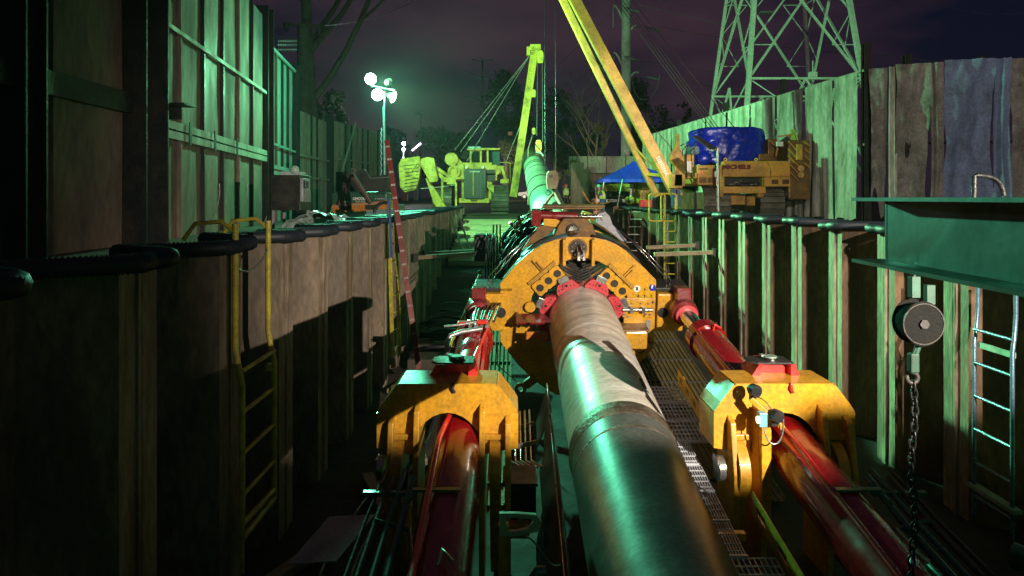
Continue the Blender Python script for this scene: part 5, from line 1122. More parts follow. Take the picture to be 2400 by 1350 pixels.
# boom of two box rails
tip = P(1296, -70, 25.6)
bA0 = C(1540, 460, 26.6); bB0 = C(1588, 462, 24.6)
boom = MB(); boom.beam(bA0, tip+V((-.12,.25,0)), .26, .30, Y_); b2 = boom.build('boom_rail', M_CATWARM, cr_, bevel=.01, label='far boom rail, lit yellow-green')
boom = MB(); boom.beam(bB0, tip+V((.22,-.1,0)), .40, .34, Y_); b3 = boom.build('boom_rail', M_CATWARM, cr_, bevel=.01, label='near wide boom rail with chalk writing')
b = MB()
for k in range(3):
    t = .08+k*.03; p = bA0.lerp(tip, t*(1 if k == 0 else 1)); q = bB0.lerp(tip, t)
b.beam(bA0.lerp(tip, .10), bB0.lerp(tip, .09), .12, .12, Y_); b.beam(bA0.lerp(tip, .22), bB0.lerp(tip, .07), .07, .1, Y_); b.build('boom_brace', M_CATWARM, cr_)
dB = (tip+V((.22,-.1,0))-bB0).normalized()
perp = V((-dB.z, 0, dB.x)).normalized()
if perp.x < 0: perp = -perp
pt = bB0 + dB*.95 + V((0,-.19,0))
text('SIBRINA', 'lettering', M_LWH, b3, bB0 + dB*1.75 + V((0,-.215,0)) - perp*.09, -dB, perp, .22, bold=.004, sx=1.0)
for k, (e, s0) in enumerate(((1660, 0), (1668, 8), (1676, 14), (1684, 20), (1722, 60))):
    b = MB(); b.tube([tip+V((1.6+.14*k,.3,.2)), C(e, 300, 25.8)], .016, 5); b.build('boom_cable', M_LBK, cr_)
b = MB(); b.tube([P(1385, 130, 25.4), C(1578, 352, 24.5)], .012, 5); b.build('boom_cable', M_LBK, cr_)
# blue tarp over the cab
rows = []; tr_ = random.Random(4)
x0, x1 = C(1640, 300, 25).x, C(1798, 300, 25).x
for i in range(30):
    t = i/29; row = []
    for j in range(60):
        s = j/59; a = s*2*math.pi
        cxx = (x0+x1)/2 + .05*math.sin(t*5); w_ = (x1-x0)/2*(1.0 - .12*t*(1 if math.cos(a) > 0 else .0) + (.02 if t > .7 else 0)*1); dpt = 1.0
        ca, sa = math.cos(a), math.sin(a); q = (abs(ca)**4+abs(sa)**4)**.25
        z = C(0, 296, 25).z + (C(0, 382, 25).z - C(0, 296, 25).z)*t
        n_ = noise.noise(V((ca*2.5, sa*2.5, t*2.2)))*.10 + abs(noise.noise(V((ca*7+t*3, sa*7, t*3))))*.13 + .07*abs(math.sin(a*7+t*3+ca))*t + .03*abs(math.sin(a*19-t*6))
        edge = (1-max(0, .05-t)*3)
        z2 = z + (.22*noise.noise(V((ca*3, sa*3, 9))) if t > .95 else 0) - (.03*(1-edge))
        row.append(V((cxx + w_*(ca/q)*edge*(1+n_), 26.0 + dpt*(sa/q)*edge*(1+n_), z2)))
    rows.append(row)
b = MB(); b.sheet(rows); b.add([rows[0][j] for j in range(0, 59)], [tuple(range(59))]); b.build('blue_tarp', M_TARP, None, cat='tarp', label='shiny blue tarpaulin bundled over the pipelayer cab', at=(9, 26, 2))
b = MB(); b.ball(C(1650, 372, 25.0), .3, 14, 10, (1,.7,.9)); b.v = [p + .06*V((noise.noise(p*4), noise.noise(p*4+V((5,0,0))), noise.noise(p*4+V((9,0,0))))) for p in b.v]; b.build('blue_tarp', M_TARP, None, cat='tarp', label='small loose bunch of blue tarp hanging low at the left of the cab', at=tuple(C(1650, 372, 25)))
# extinguisher and solar panel on a thin pole
po = thing('solar_lamp_pole', 'galvanised pole with a tilted solar panel standing in front of the right pipelayer', 'lamp pole', (6.4, 19.8, GZ))
def Q(px, py, d=19.8): return P(px, py, d)
b = MB(); b.tube([Q(1684, 500), Q(1682, 347)], .042, 12); b.build('pole', M_GALV, po)
b = MB(); b.add([Q(1622, 320, 19.9), Q(1636, 320, 20.3), Q(1684, 352, 20.1), Q(1662, 350, 19.6)], [(0,1,2,3)]); b.build('solar_panel', M_DARK, po, solid=.03)
b = MB(); b.beam(Q(1664, 352, 19.7), Q(1683, 350, 19.8), .05, .05); b.ball(Q(1670, 353, 19.65), .05, 8, 6); b.build('lamp_bracket', M_GALV, po)
ex = thing('fire_extinguisher', 'red fire extinguisher hung between the side tank and hood of the right pipelayer', 'fire extinguisher', tuple(C(1681, 415, 24.3)))
b = MB(); b.cyl(C(1679, 434, 24.3), C(1679, 394, 24.3), .11, n=18); b.build('cylinder_body', M_MAROON, ex, bevel=.02)
b = MB(); b.cyl(C(1679, 394, 24.3), C(1679, 388, 24.3), .05, n=10); b.build('valve_head', M_DARK, ex); b = MB(); b.box(C(1679, 408, 24.17), (.14, .03, .2)); b.build('white_label', M_LWH, ex)
# ================================================================ people
def skin(name, verts, edges, radii, m, parent, root=0, sub=2):
    me = bpy.data.meshes.new(name); me.from_pydata([tuple(WM[parent.name].inverted() @ V(v)) for v in verts], edges, [])
    me.materials.append(m); o = bpy.data.objects.new(name, me); COL.objects.link(o); o.parent = parent
    md = o.modifiers.new('skin', 'SKIN'); md.use_smooth_shade = True
    if not me.skin_vertices: me.skin_vertices.new()
    for i, r in enumerate(radii):
        me.skin_vertices[0].data[i].radius = (r, r) if not isinstance(r, tuple) else r
        me.skin_vertices[0].data[i].use_root = (i == root)
    s = o.modifiers.new('smooth', 'SUBSURF'); s.levels = sub; s.render_levels = sub
    dg = bpy.context.evaluated_depsgraph_get(); m2 = bpy.data.meshes.new_from_object(o.evaluated_get(dg))
    if len(m2.vertices) > 20:
        o.modifiers.clear(); o.data = m2
        for p in m2.polygons: p.use_smooth = True
        if not m2.materials: m2.materials.append(m)
    return o
def person(label, foot, J, hands, shirt, trousers, vest, hat, face):
    f = V(foot); g = lambda k: f+V(J[k])
    t = thing('person', label, 'person', foot)
    ks = ['pelvis','waist','chest','neck','headb','headt','lsh','lel','lwr','rsh','rel','rwr','lhip','lkn','lan','lto','rhip','rkn','ran','rto']
    ix = {k: i for i, k in enumerate(ks)}
    E = [('pelvis','waist'),('waist','chest'),('chest','neck'),('neck','headb'),('headb','headt'),('chest','lsh'),('lsh','lel'),('lel','lwr'),('chest','rsh'),('rsh','rel'),('rel','rwr'),('pelvis','lhip'),('lhip','lkn'),('lkn','lan'),('lan','lto'),('pelvis','rhip'),('rhip','rkn'),('rkn','ran'),('ran','rto')]
    rad = [.14,.125,.14,.055,.085,.075,.065,.042,.03,.065,.042,.03,.09,.06,.045,.04,.09,.06,.045,.04]
    verts = [g(k) for k in ks]; edges = [(ix[a], ix[c]) for a, c in E]
    # hands: palm + five bent fingers each
    for wr, el in (('lwr','lel'),('rwr','rel')):
        w_ = g(wr); d = (w_-g(el)).normalized(); pi_ = len(verts); verts.append(w_+d*.06); edges.append((ix[wr], pi_)); rad.append(.034)
        sd = d.cross(Z_); sd = sd.normalized() if sd.length > .1 else X_.copy()
        for q in range(4):
            a = len(verts); o_ = sd*((q-1.5)*.018); l = (.034,.04,.038,.03)[q]
            verts += [w_+d*(.10)+o_, w_+d*(.10+l)+o_-Z_*.012, w_+d*(.11+l*1.4)+o_*.9-Z_*.035]; edges += [(pi_,a),(a,a+1),(a+1,a+2)]; rad += [.0095,.009,.0075]
        a = len(verts); verts += [w_+d*.05+sd*.042, w_+d*.085+sd*.052-Z_*.015]; edges += [(pi_,a),(a,a+1)]; rad += [.011,.009]
    skin('body', verts, edges, rad, M_SKIN, t)
    def cloth(name, chain, k, m):
        us = sorted({q for e in chain for q in e}, key=lambda q: ks.index(q)); ii = {q: i for i, q in enumerate(us)}
        return skin(name, [g(q) for q in us], [(ii[a], ii[c]) for a, c in chain], [rad[ix[q]]*k for q in us], m, t)
    cloth('trousers', [('pelvis','lhip'),('lhip','lkn'),('lkn','lan'),('pelvis','rhip'),('rhip','rkn'),('rkn','ran')], 1.2, trousers)
    cloth('shirt', [('pelvis','waist'),('waist','chest'),('chest','lsh'),('lsh','lel'),('lel','lwr'),('chest','rsh'),('rsh','rel'),('rel','rwr')], 1.15, shirt)
    ch = g('chest'); pe = g('pelvis'); b = MB(); rows = []
    for i in range(9):
        q = i/8; c = pe.lerp(ch+V((0,0,.14)), .12+q*.88); r1 = .19-.02*abs(q-.6)-(.07*max(0,q-.85)/.15); r2 = .15-(.05*max(0,q-.85)/.15)
        rows.append([c+V((r1*math.cos(a), r2*math.sin(a), 0)) for a in [2*math.pi*k/20 for k in range(21)]])
    b.sheet(rows); v_ = b.build('vest', vest, t, solid=.012)
    for zz in (.42, .62):
        c = pe.lerp(ch+V((0,0,.14)), zz); b = MB(); b.ring(c-Z_*.02, c+Z_*.02, .212, .2, 24); b.v = [V((p.x, c.y+(p.y-c.y)*.8, p.z)) for p in b.v]; b.build('reflective_stripe', M_LWH, v_)
    hd = g('headt'); hb_ = g('headb'); up = (hd-hb_).normalized(); fc = V(face).normalized()
    b = MB(); rows = []
    for i in range(7):
        th = R(90*i/6); rows.append([hb_+up*.075 + (X_*math.cos(a)+Y_*math.sin(a))*(.128*math.cos(th)) + Z_*(.125*math.sin(th)) for a in [2*math.pi*k/20 for k in range(21)]])
    b.sheet(rows); b.cyl(hb_+up*.068+fc*.02, hb_+up*.08+fc*.02, .165, n=22); b.build('hard_hat', hat, t)
    b = MB(); b.ball(hb_+fc*.098-Z_*.0, .018, 8, 6); b.build('nose', M_SKIN, t)
    for s_ in (-1, 1):
        sd = fc.cross(Z_).normalized(); b = MB(); b.ball(hb_+fc*.085+sd*.032*s_+Z_*.03, .012, 8, 6); b.build('eye', M_LWH, t); b = MB(); b.ball(hb_+sd*.092*s_, .022, 8, 6, (.5,.8,1.2)); b.build('ear', M_SKIN, t)
    b = MB(); b.box(hb_+fc*.09-Z_*.045, (.04,.02,.008)); b.build('mouth', M_SLING, t)
    for k in ('l','r'):
        b = MB(); a = g(k+'an'); o = g(k+'to'); b.tube([a+Z_*.1, a, a.lerp(o,.4)-Z_*.02, o-Z_*.01], [.06,.062,.055,.04], 10); b.build('boot', M_DARK, t)
    return t
WF = (4.72, 33.6, -1.03)
person('worker in green hard hat and hi-vis vest leaning over beside the blue gazebo', WF,
    dict(pelvis=(.05,0,.93), waist=(.02,0,1.08), chest=(-.06,0,1.32), neck=(-.12,0,1.47), headb=(-.16,0,1.58), headt=(-.18,0,1.72), lsh=(-.08,-.19,1.38), lel=(-.2,-.24,1.12), lwr=(-.38,-.2,1.0), rsh=(-.06,.19,1.38), rel=(-.2,.2,1.12), rwr=(-.40,.1,1.02), lhip=(.04,-.1,.88), lkn=(-.16,-.12,.52), lan=(-.06,-.12,.09), lto=(-.24,-.14,.05), rhip=(.06,.1,.88), rkn=(.10,.12,.48), ran=(.2,.12,.09), rto=(.03,.13,.05)),
    None, M_SHIRT, M_JEAN, M_VEST, M_HAT, (-1,-.1,-.15))
stand = dict(pelvis=(0,0,.93), waist=(0,0,1.08), chest=(0,0,1.34), neck=(0,0,1.5), headb=(0,0,1.6), headt=(0,0,1.74), lsh=(-.19,0,1.4), lel=(-.25,-.02,1.14), lwr=(-.2,-.16,.98), rsh=(.19,0,1.4), rel=(.25,.0,1.14), rwr=(.24,-.1,.9), lhip=(-.1,0,.88), lkn=(-.12,-.02,.48), lan=(-.12,0,.09), lto=(-.13,-.15,.05), rhip=(.1,0,.88), rkn=(.12,-.02,.48), ran=(.12,0,.09), rto=(.14,-.15,.05))
person('worker in dark trousers and hi-vis vest standing back by the panelled fence', (3.72, 44.0, gz(3.72,44)), stand, None, M_DARK, M_DARK, M_VEST, M_REDB, (.2,-1,0))
person('worker half hidden by bushes just right of the green pipe', (3.05, 45.5, gz(3,45.5)), stand, None, M_DARK, M_DARK, M_VEST, M_HAT, (-.3,-1,0))
b = MB(); b.tube([P(1365, 448, 33.5), P(1378, 470, 33.5)], .05, 8); b.tube(bez(P(1378,470,33.5), P(1385,480,33.5), P(1395,475,33.5), P(1400,472,33.5)), .025, 7); b.build('orange_probe', M_ORNG, None, cat='probe', label='orange pole with a yellow cord held in front of the leaning worker', at=tuple(P(1370, 460, 33.5)))
b = MB(); b.tube(bez(P(1398,474,33.3), P(1410,478,33.2), P(1422,478,33), P(1430,472,33)), .02, 6); b.build('yellow_hose', M_YLAD, None, cat='hose', label='thin yellow hose running from the leaning worker to the pile wall', at=tuple(P(1410, 476, 33.2)))
bk = thing('orange_stand', 'small orange machine stand at the feet of the leaning worker', 'machine stand', tuple(P(1402, 512, 33)))
b = MB(); b.box(P(1398, 480, 32.9), (.08,.08,1.0)); b.build('upright', M_ORNG, bk); b = MB(); b.box(P(1400, 498, 32.9), (.45,.3,.2)); b.build('base_box', M_ORNG, bk, bevel=.02)
# ================================================================ gazebo
gzb = thing('gazebo', 'blue pop-up gazebo on thin pale legs beyond the right boom', 'gazebo', (7.3, 36, GZ))
gx0, gx1, gy0, gy1, ze, za = 5.0, 9.0, 35.0, 38.6, 1.05, 2.15
b = MB(); cx_, cy_ = (gx0+gx1)/2, (gy0+gy1)/2; n = 16; rows = []
per = [(gx0+(gx1-gx0)*i/8, gy0) for i in range(8)] + [(gx1, gy0+(gy1-gy0)*i/8) for i in range(8)] + [(gx1-(gx1-gx0)*i/8, gy1) for i in range(8)] + [(gx0, gy1-(gy1-gy0)*i/8) for i in range(9)]
for k in range(9):
    t = k/8; hz = za+(ze-za)*(t**.85)
    rows.append([V((cx_+(x-cx_)*t, cy_+(y-cy_)*t, hz-.06*math.sin(math.pi*t)*(1-abs(math.sin(2*math.atan2(y-cy_, x-cx_))))) ) for x, y in per])
rows.append([V((x, y, ze-.17+.02*math.sin(i*2.2))) for i, (x, y) in enumerate(per)])
b.sheet(rows, False); b.build('canopy', M_CANOPY, gzb, solid=.01)
for x, y, lx_ in ((gx0+.05, gy0+.05, -.15), (gx0+1.05, gy0, -.25), (gx1-.05, gy0+.05, 0), (gx0+.05, gy1-.05, 0), (gx1-.05, gy1-.05, 0)):
    b = MB(); b.tube([(x+lx_*1.5, y, GZ), (x, y, ze)], .035, 8); b.build('leg', M_TGREEN, gzb)
# yellow generator/excavator parts behind the gazebo
gm = thing('generator', 'yellow machine cabinet with louvres under the blue gazebo', 'generator', (9.0, 40, GZ))
b = MB(); b.box(P(1503, 440, 38.5)+V((0,.6,.0)), (.95,1.4,1.9)); b.build('cabinet', M_CATY, gm, bevel=.03)
for k in range(7): b = MB(); b.box(P(1490, 424+k*3, 38.3), (.25,.03,.03)); b.build('louvre', M_LBK, gm)
gm2 = thing('compressor', 'low yellow engine unit with exposed dark parts behind the gazebo leg', 'engine unit', (6.8, 42, GZ))
b = MB(); b.box(P(1440, 442, 42)+V((0,.6,.0)), (2.2,1.2,.7)); b.box(P(1412, 440, 42), (.3,.8,1.3)); b.build('housing', M_CATY, gm2, bevel=.03)
b = MB(); b.box(P(1445, 455, 41.6), (1.9,.5,.35)); b.build('engine', M_DARK, gm2, bevel=.02); b = MB(); b.box(P(1440, 470, 40.5), (2.6,1,.2)); b.build('skid', M_GALV, gm2)
b = MB(); b.tube([P(1478, 470, 38), P(1479, 444, 38)], .06, 9); b.tube([P(1466, 441, 38), P(1482, 443, 38)], .06, 9); b.build('standpipe', M_WHITE, None, cat='pipe', label='white standpipe with a yellow arm beside the generator', at=tuple(P(1478, 460, 38)))
b = MB(); 
for k in range(6): b.tube([p+V((.03*k,0.01*k,0)) for p in arc(P(1472, 470, 36), .19, 0, 360, 20)], .022, 6)
b.build('coiled_hose', M_YLAD, None, cat='hose', label='coiled pale yellow hose hanging by the standpipe', at=tuple(P(1472, 470, 36)))
b = MB(); b.box(P(1513, 478, 27), (.5,.3,.35)); b.build('red_crate', M_REDB, None, bevel=.02, cat='crate', label='red box on the right bank behind the hoops', at=tuple(P(1513, 478, 27)))
# ================================================================ pickup truck
pk = thing('pickup_truck', 'white pickup truck parked far back behind the boom foot', 'pickup truck', (3.5, 112, gz(3.5,112)))
T0 = V((1.0, 112, gz(3, 112)))
prof = [(0,.55),(.05,1.0),(.25,1.12),(1.35,1.22),(2.0,1.85),(2.3,1.93),(3.4,1.93),(3.75,1.25),(5.7,1.25),(5.75,.6),(5.3,.5)]
b = MB(); b.prism(prof+[(.6,.45)], T0+V((0,1,0)), X_, Z_, 1.9); b.build('body', M_WHITE, pk, bevel=.05)
b = MB(); b.prism([(1.55,1.25),(2.05,1.8),(2.6,1.85),(2.6,1.25)], T0+V((0,-.88,0)), X_, Z_, .04); b.prism([(2.7,1.25),(2.7,1.85),(3.3,1.85),(3.55,1.25)], T0+V((0,-.88,0)), X_, Z_, .04); b.build('side_window', M_GLASS, pk)
for x in (1.15, 4.6):
    b = MB(); b.cyl(T0+V((x,-.95,.40)), T0+V((x,-.65,.40)), .40, n=26); w_ = b.build('wheel', M_BLACK, pk)
    b = MB(); b.cyl(T0+V((x,-.97,.40)), T0+V((x,-.95,.40)), .25, n=20); b.build('rim', M_STEEL, w_)
b = MB(); b.box(T0+V((.08,-.7,.9)), (.12,.4,.2)); b.build('headlight', M_GLASS, pk); b = MB(); b.box(T0+V((.0,0,.62)), (.12,1.8,.3)); b.build('bumper', M_DARK, pk)
# ================================================================ lattice tower
tw = thing('lattice_tower', 'green-lit steel lattice pylon rising behind the right fence', 'pylon', (20.65, 49, GZ))
TX, TY = 20.65, 49.0
def th_(z): return 4.0 + .107*(8.43-z)
def corner(i, z):
    h = th_(z); sx, sy = ((-1,-1),(1,-1),(1,1),(-1,1))[i]; return V((TX+sx*h, TY+sy*h, z))
for i in range(4):
    b = MB(); b.beam(corner(i, GZ), corner(i, 34), .30 if i < 2 else .22, .30 if i < 2 else .22, Y_); b.build('leg', M_TOWER, tw)
lv = [8.43, 18.2, 26, 31]
def bar(p, q, s_=.11): 
    b = MB(); b.beam(p, q, s_, s_*.8, Y_ if abs((q-p).x) < 1e-3 else Z_); b.build('brace', M_TOWER, tw)
for i in range(4):
    j = (i+1) % 4
    for z in lv: bar(corner(i, z), corner(j, z), .19 if z < 10 else .15)
    zs = [GZ] + lv
    for a, c_ in zip(zs, zs[1:]):
        if a < 0:
            m_ = (corner(i, c_)+corner(j, c_))/2; bar(corner(i, a), m_, .14); bar(corner(j, a), m_, .14)
            for q, cc in ((i, .5), (j, .5)): bar(corner(q, a).lerp(m_, .55), corner(q, (a+c_)/2), .08); bar(corner(q, a).lerp(m_, .78), corner(q, c_), .08)
        else:
            bar(corner(i, a), corner(j, c_), .17); bar(corner(j, a), corner(i, c_), .17)
            x_ = (corner(i, a)+corner(j, a)+corner(i, c_)+corner(j, c_))/4; zm = (a+c_)/2
            for q in (i, j):
                f1 = corner(q, a).lerp(x_, .5); f2 = corner(q, c_).lerp(x_, .5); bar(corner(q, zm*.5+a*.5), f1, .07); bar(corner(q, zm), f1, .07); bar(corner(q, zm), f2, .07); bar(corner(q, zm*.5+c_*.5), f2, .07)
for z in (GZ+6, 13.2):
    b = MB(); b.box(corner(0, z)+V((.9,0,0)), (.9,.5,.12)); b.build('equipment_bracket', M_GALV, tw)
b = MB(); p = P(1905, 175, 45); b.box(p, (.5,.3,.35)); b.tube([p, p+V((0,0,1.0))], .04, 6); b.build('antenna_box', M_TOWER, tw)
# ================================================================ poles
cp = thing('power_pole', 'tall concrete power pole with insulator strings behind the right boom', 'power pole', (10.75, 60, GZ))
b = MB(); b.tube([P(1467, 480, 60), P(1468, -260, 60)], [.52, .36], 18); b.build('pole_shaft', M_CONC, cp)
for py in (55, 165, -60):
    b = MB(); b.tube(bez(P(1462, py, 60), P(1452, py-30, 59.8), P(1445, py-42, 59.6), P(1438, py-42, 59.5)), .09, 7); b.tube(bez(P(1475, py+20, 60), P(1482, py+8, 59.9), P(1490, py, 59.8), P(1497, py+6, 59.7)), .09, 7); b.build('arm', M_CONC, cp)
def insul(p, q, n, parent):
    b = MB(); p = V(p); q = V(q)
    b.tube([p, q], .03, 6)
    for k in range(n): c = p.lerp(q, (k+.5)/n); a = (q-p).normalized(); b.cyl(c-a*.03, c+a*.03, .12, .09, n=10)
    b.build('insulator_string', M_GALV, parent)
for py in (18, 132):
    insul(P(1438, py, 59.5), P(1438, py+48, 59.5), 14, cp); insul(P(1511, py+47, 59), P(1545, py+54, 57), 14, cp); insul(P(1464, py+1, 59.5), P(1500, py+10, 58), 14, cp)
def far_pole(px, d, ytop, arms, wpx, label):
    t = thing('power_pole', label, 'power pole', tuple(P(px, 470, d)), group='far power poles')
    r_ = wpx/2*d/1500; b = MB(); b.tube([P(px, 475, d), P(px, ytop, d)], [r_, r_*.6], 12); b.build('pole_shaft', M_GALV, t)
    for py, hw in arms:
        for s_ in (-1, 1):
            b = MB(); b.tube(bez(P(px, py+12*hw/40, d), P(px+s_*hw*.3, py+6, d), P(px+s_*hw*.6, py, d), P(px+s_*hw, py-1, d)), d/1500*1.3, 6); b.build('arm', M_GALV, t)
            b = MB(); b.tube([P(px+s_*hw, py-1, d), P(px+s_*hw, py+5, d)], d/1500*.9, 5); b.build('insulator', M_GALV, t)
far_pole(1131, 115, 138, ((139,24),(171,42),(226,42),(281,42)), 6.5, 'slim grey power pole with four pairs of arms above the left pipelayer')
far_pole(986, 190, 263, ((264,15),(300,22),(336,22)), 4, 'smallest and farthest power pole, behind the small white lamps')
# near utility pole and bare tree, far left
up = thing('utility_pole', 'dark wooden utility pole with crossarm and transformers behind the left noise wall', 'utility pole', tuple(P(722, 480, 33)))
b = MB(); b.tube([P(712, 470, 33), P(712, 60, 33)], .33, 14); b.build('pole_shaft', M_BARK, up)
b = MB(); b.beam(P(664, 56, 33), P(752, 62, 32.6), .12, .14); b.build('crossarm', M_BARK, up)
for px, py in ((671, 64), (747, 72)): b = MB(); b.cyl(P(px, py-6, 32.8), P(px, py+8, 32.8), .12, n=12); b.build('insulator', M_DARK, up)
for k, py in enumerate((96, 105, 116)): insul(P(652, py, 33), P(700, py, 33), 9, up)
def bare_tree(label, base, h, lean, seed, rad, m=M_BARK, depth=5):
    t = thing('bare_tree', label, 'tree', tuple(base)); rr = random.Random(seed); b = MB(); br = MB()
    def grow(p, d, L_, r_, lev):
        pts = [p]; dd = V(d)
        for i in range(5):
            dd = (dd + V((rr.uniform(-.13,.13), rr.uniform(-.13,.13), rr.uniform(-.02,.1)))).normalized(); pts.append(pts[-1]+dd*L_/5)
        (b if lev == 0 else br).tube(pts, [r_*(1-.09*i) for i in range(6)], 8 if lev < 2 else 4, caps=False)
        if lev < depth:
            for k in range(3 if lev else 7):
                q = pts[2 + (k % 4)] if lev == 0 else pts[rr.choice((3,4,5))]
                a = rr.uniform(0, 6.28); nd = (dd*.7 + V((math.cos(a), math.sin(a), rr.uniform(.1,.6)))*.8).normalized()
                grow(q, nd, L_*rr.uniform(.5,.68), r_*.45, lev+1)
    grow(V(base), V(lean).normalized(), h, rad, 0)
    b.build('trunk', m, t); br.build('branches', m, t)
bare_tree('bare dark tree rising beside the utility pole at upper left', P(728, 470, 34), 13, (.02,0,1), 11, .42)
bare_tree('pale bare tree with forked branches left of the vine-covered one', P(1388, 470, 62), 6.5, (.05,0,1), 5, .2, M_TIMB, 4)
# ================================================================ leafy trees
def leafy(label, px, d, top, halfw, m, seed, base=470, n=2600, ls=.32, lobes=9, name='leafy_tree', group=None):
    b0 = P(px, base, d); H = (base-top)*d/1500; Wd = halfw*d/1500; rr = random.Random(seed)
    t = thing(name, label, 'tree', tuple(b0), group=group)
    b = MB(); b.tube([b0, b0+V((.1,0,H*.35)), b0+V((-.1,.1,H*.7))], [Wd*.09+.1, Wd*.07, Wd*.03], 9)
    for k in range(6): a = rr.uniform(0,6.28); b.tube([b0+V((0,0,H*(.3+.06*k))), b0+V((math.cos(a)*Wd*.5, math.sin(a)*Wd*.4, H*(.5+.07*k)))], [Wd*.03+.03, .02], 5)
    b.build('trunk', M_BARK, t)
    lb = [(V((rr.uniform(-.62,.62)*Wd, rr.uniform(-.6,.6)*Wd, H*rr.uniform(.3,.86))), Wd*rr.uniform(.26,.5)) for _ in range(lobes)]
    lb.append((V((0,0,H*.88)), Wd*.34))
    vs = []; fs = []
    for k in range(n):
        c, r_ = rr.choice(lb)
        while True:
            q = V((rr.uniform(-1,1), rr.uniform(-1,1), rr.uniform(-1,1)))
            if .35 < q.length < 1: break
        p = b0 + c + V((q.x*r_, q.y*r_, q.z*r_*1.1))
        if noise.noise(p*.55+V((seed,0,0))) < -.12: continue
        a = V((rr.gauss(0,1), rr.gauss(0,1), rr.gauss(0,1))).normalized(); c_ = a.orthogonal().normalized(); s_ = ls*rr.uniform(.5,1.2)
        i = len(vs); vs += [p-a*s_*.6, p+c_*s_*.32, p+a*s_*.6, p-c_*s_*.3]; fs.append((i,i+1,i+2,i+3))
    o = MB(); o.v = vs; o.f = fs; o.sm = [False]*len(fs); o.build('crown', m, t)
dl = 'dark leafy tree '
leafy(dl+'behind the left noise wall, left of the bright lamps', 780, 60, 205, 60, M_LEAF, 1, n=2600, ls=.45)
leafy(dl+'low on the horizon behind the far white lamps', 905, 140, 300, 70, M_LEAF, 2, n=2600, ls=1.0)
leafy(dl+'at the horizon between the two far power poles', 1040, 150, 300, 75, M_LEAF, 3, n=2600, ls=1.0)
leafy(dl+'behind the tip of the left boom', 1185, 90, 155, 80, M_LEAF, 4, n=4200, ls=.6, lobes=14)
leafy(dl+'between the left boom and the wire lines', 1300, 95, 195, 70, M_LEAF, 6, n=3600, ls=.6, lobes=12)
leafy(dl+'filling the gap left of the right boom', 1385, 80, 240, 60, M_LEAF, 7, n=3000, ls=.5)
leafy(dl+'behind the concrete power pole', 1500, 75, 165, 62, M_LEAF, 8, n=4000, ls=.5, lobes=12)
leafy(dl+'right of the concrete pole, above the fence end', 1600, 75, 235, 60, M_LEAF, 9, n=3000, ls=.5)
leafy('vine-covered yellow-brown tree above the grey panelled fence', 1412, 58, 275, 18, M_VINE, 10, n=2200, ls=.2, lobes=12, name='vine_covered_tree')
leafy('small vine-covered stump tree at the left end of the panelled fence', 1345, 50, 340, 14, M_VINE, 12, n=1300, ls=.17, name='vine_covered_tree')
leafy('scraggly bush beside the background workers', 1322, 48, 395, 20, M_VINE, 13, n=1300, ls=.14, name='bush')
# ================================================================ light towers
lt_ = thing('light_tower', 'mobile light tower with two glaring green-white lamps and one turned aside, on the left bank', 'light tower', (-4.9, 24.5, GZ))
b = MB(); b.tube([P(903, 530, 24.5), P(900, 250, 24.5)], .055, 10); b.tube([P(899, 330, 24.5), P(902, 215, 24.5)], .03, 8); b.build('mast', M_GALV, lt_)
b = MB(); b.tube([P(868, 200, 24.5), P(925, 212, 24.5)], .03, 8); b.tube([P(868,190,24.5), P(872,205,24.5)], .025, 7); b.build('cross_arm', M_GALV, lt_)
def flood(px, py, aim, r_, m, lit=True, parent=lt_, d=24.5, m2=M_DARK):
    c = P(px, py, d); a = V(aim).normalized(); b = MB(); b.tube([c-a*.28, c-a*.2, c-a*.02, c], [.08, .12, r_*.9, r_], 24); o = b.build('lamp_shade', m2, parent)
    b = MB(); b.cyl(c+a*.002, c+a*.01, r_*.94, n=28); b.build('lamp_lens', m, o)
    if not lit: return o
flood(869, 185, (.22,-1,-.18), .22, M_LITG); flood(885, 222, (.32,-1,-.35), .23, M_LITG)
flood(922, 228, (.95,-.16,-.42), .22, M_LITG); flood(912, 192, (.2,1,.3), .15, M_GLASS, m2=M_IRON)
b = MB()
for k in range(40): z = 300+k*4.6; b.tube([P(893+1.5*math.sin(k*2.1), z, 24.4), P(894+1.5*math.sin(k*2.1+1), z+4.6, 24.4)], .012, 4)
b.build('coil_cord', M_WHITE, lt_)
b = MB(); b.box((-4.9, 24.9, GZ+.35), (1.2, 1.6, .55)); b.build('trailer_base', M_GREY, lt_, bevel=.03)
for px, py, lab in ((946, 338, 'upper small white light tower lamp far behind the left pipelayer'), (946, 385, 'lower small white work lamp on the red lattice mast')):
    pass
ft = thing('light_tower', 'far light tower with a red and white lattice mast and two small white lamps', 'light tower', tuple(P(947, 470, 60)))
b = MB(); b.tube([P(944, 470, 60), P(946, 345, 60)], .07, 8); b.tube([P(955, 470, 60), P(953, 400, 60)], .06, 8); b.build('mast', M_WHITE, ft)
b = MB()
for k in range(5): b.beam(P(943, 400+k*14, 60), P(954, 410+k*14, 60), .06, .06); b.beam(P(954, 400+k*14, 60), P(943, 410+k*14, 60), .06, .06)
b.box(P(948, 452, 60), (.55, .3, 1.5)); b.build('red_lattice', M_REDL, ft)
for py in (337, 385): b = MB(); b.ball(P(946, py, 59.7), .16, 12, 8); b.build('lamp', M_LITW, ft)
b = MB(); b.ball(P(946, 350, 59.7), .13, 12, 8); b.build('lamp', M_LITW, ft)
lamp('far_tower_light', tuple(P(946, 337, 59.3)), 900, (.85, 1, .95), .1)
ftb = thing('tube_light', 'slanted violet-white tube light beyond the left pipelayer', 'tube light', tuple(P(975, 345, 70)))
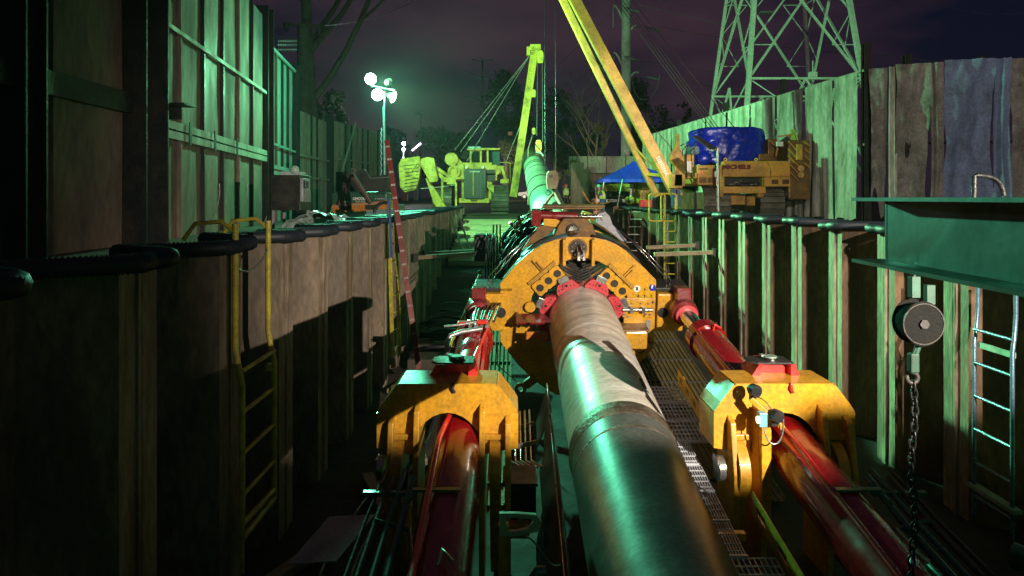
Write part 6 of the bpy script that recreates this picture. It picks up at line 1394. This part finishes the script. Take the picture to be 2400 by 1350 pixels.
b = MB(); b.tube([P(966, 353, 70), P(986, 336, 70)], .09, 8); b.build('tube', M_LITV, ftb); b = MB(); b.tube([P(958, 358, 70.2), P(990, 331, 70.2)], .06, 6); b.tube([P(972, 470, 70), P(972, 348, 70)], .08, 6); b.tube([P(978, 470, 70), P(978, 350, 70)], .08, 6); b.build('stand', M_TIMB, ftb)
# small work lamps standing off-frame that carry the two work lights
for nm, loc, lab in (('work_lamp', PIT_LAMP, 'small work lamp clamped inside the pit behind the camera'), ('work_lamp', YARD_LAMP, 'work lamp on a pole on the right bank behind the camera')):
    t = thing(nm, lab, 'work lamp', loc)
    L_ = V(loc); b = MB(); b.tube([L_+V((.0,-.12,.0)), L_+V((0,-.3,0)), L_+V((0,-.34,0))], [.16,.09,.04], 16); b.build('lamp_shade', M_DARK, t)
    b = MB(); b.tube([L_+V((0,-.3,-.05)), V((L_.x, L_.y-.3, GZ if loc is YARD_LAMP else -3.7))], .03, 8); b.build('stand', M_GALV, t)
# ================================================================ wires
def wire(p, q, s_, r_, label):
    b = MB(); b.tube(sag(p, q, s_), r_, 4); b.build('power_line', M_GALV, None, cat='power line', label=label, group='thin overhead power lines', at=tuple(V(p)))
wl = 'thin overhead power line crossing the night sky'
WL = ['lowest power line left of the right boom','power line passing just under the concrete pole arms','steepest power line rising to the concrete pole','power line crossing behind the right boom','power line right of the concrete pole, toward the upper right','second power line right of the concrete pole','power line from the lower arm crossing the pylon','lowest power line running to the pylon foot','short power line in the upper right corner','faint line leaving the utility pole at upper left']
for i, (a, c_) in enumerate((((1030,345,150),(1438,132,59)), ((1070,420,150),(1455,180,59)), ((1200,238,140),(1438,20,59)), ((1150,260,140),(1545,175,57)))):
    wire(P(*a), P(*c_), 1.0, .03, 'thin ' + WL[i])
for i, (a, c_) in enumerate((((1500,12,58),(2400,170,60)), ((1545,62,57),(2100,130,90)), ((1500,142,58),(2060,196,90)), ((1545,176,57),(1980,240,95)), ((2170,0,70),(2400,30,60)), ((760,60,33),(1020,-30,50)))):
    wire(P(*a), P(*c_), .6, .022, 'thin ' + WL[i+4])
b = MB(); b.tube(bez(P(1482,190,59.5), P(1490,260,59), P(1540,240,58), P(1546,177,57)), .03, 5); b.build('jumper_wire', M_GALV, cp)
b = MB(); b.box(P(1196, 313, 45), (.3,.05,.25)); b.build('red_flag', M_REDB, None, cat='flag', label='small red marker flag hanging on a line beside the left boom', at=tuple(P(1196, 313, 45)))
b = MB(); b.cyl((5.60, 8.14, -.62), (5.55, 8.14, -.63), .05, n=18); b.build('paint_disc', M_GREY, None, cat='cap', label='round pale grey cap on the brown pile just left of the green beam', at=(5.6, 8.14, -.62))
for z, wh in ((-.62, 'upper'), (-.93, 'lower')): b = MB(); b.cyl((-2.95, 3.55, z), (-2.92, 3.52, z), .05, n=18); b.build('paint_disc', M_GREY, None, cat='cap', label=wh + ' of two faint round grey caps on the dark piles at far left', group='pair of faint grey caps at far left', at=(-2.95, 3.55, z))
# ================================================================ night air
HZ = True
if HZ:
    m = bpy.data.materials.new('night_air'); m.use_nodes = True; t = m.node_tree; t.nodes.clear()
    o_ = t.nodes.new('ShaderNodeOutputMaterial'); v_ = t.nodes.new('ShaderNodeVolumePrincipled')
    v_.inputs['Density'].default_value = .0003; v_.inputs['Color'].default_value = (.9, .93, .95, 1); v_.inputs['Anisotropy'].default_value = .6
    t.links.new(v_.outputs['Volume'], o_.inputs['Volume'])
    b = MB(); b.box((0, 420, 18), (1500, 1040, 50)); h = b.build('haze', m, None, kind='stuff')
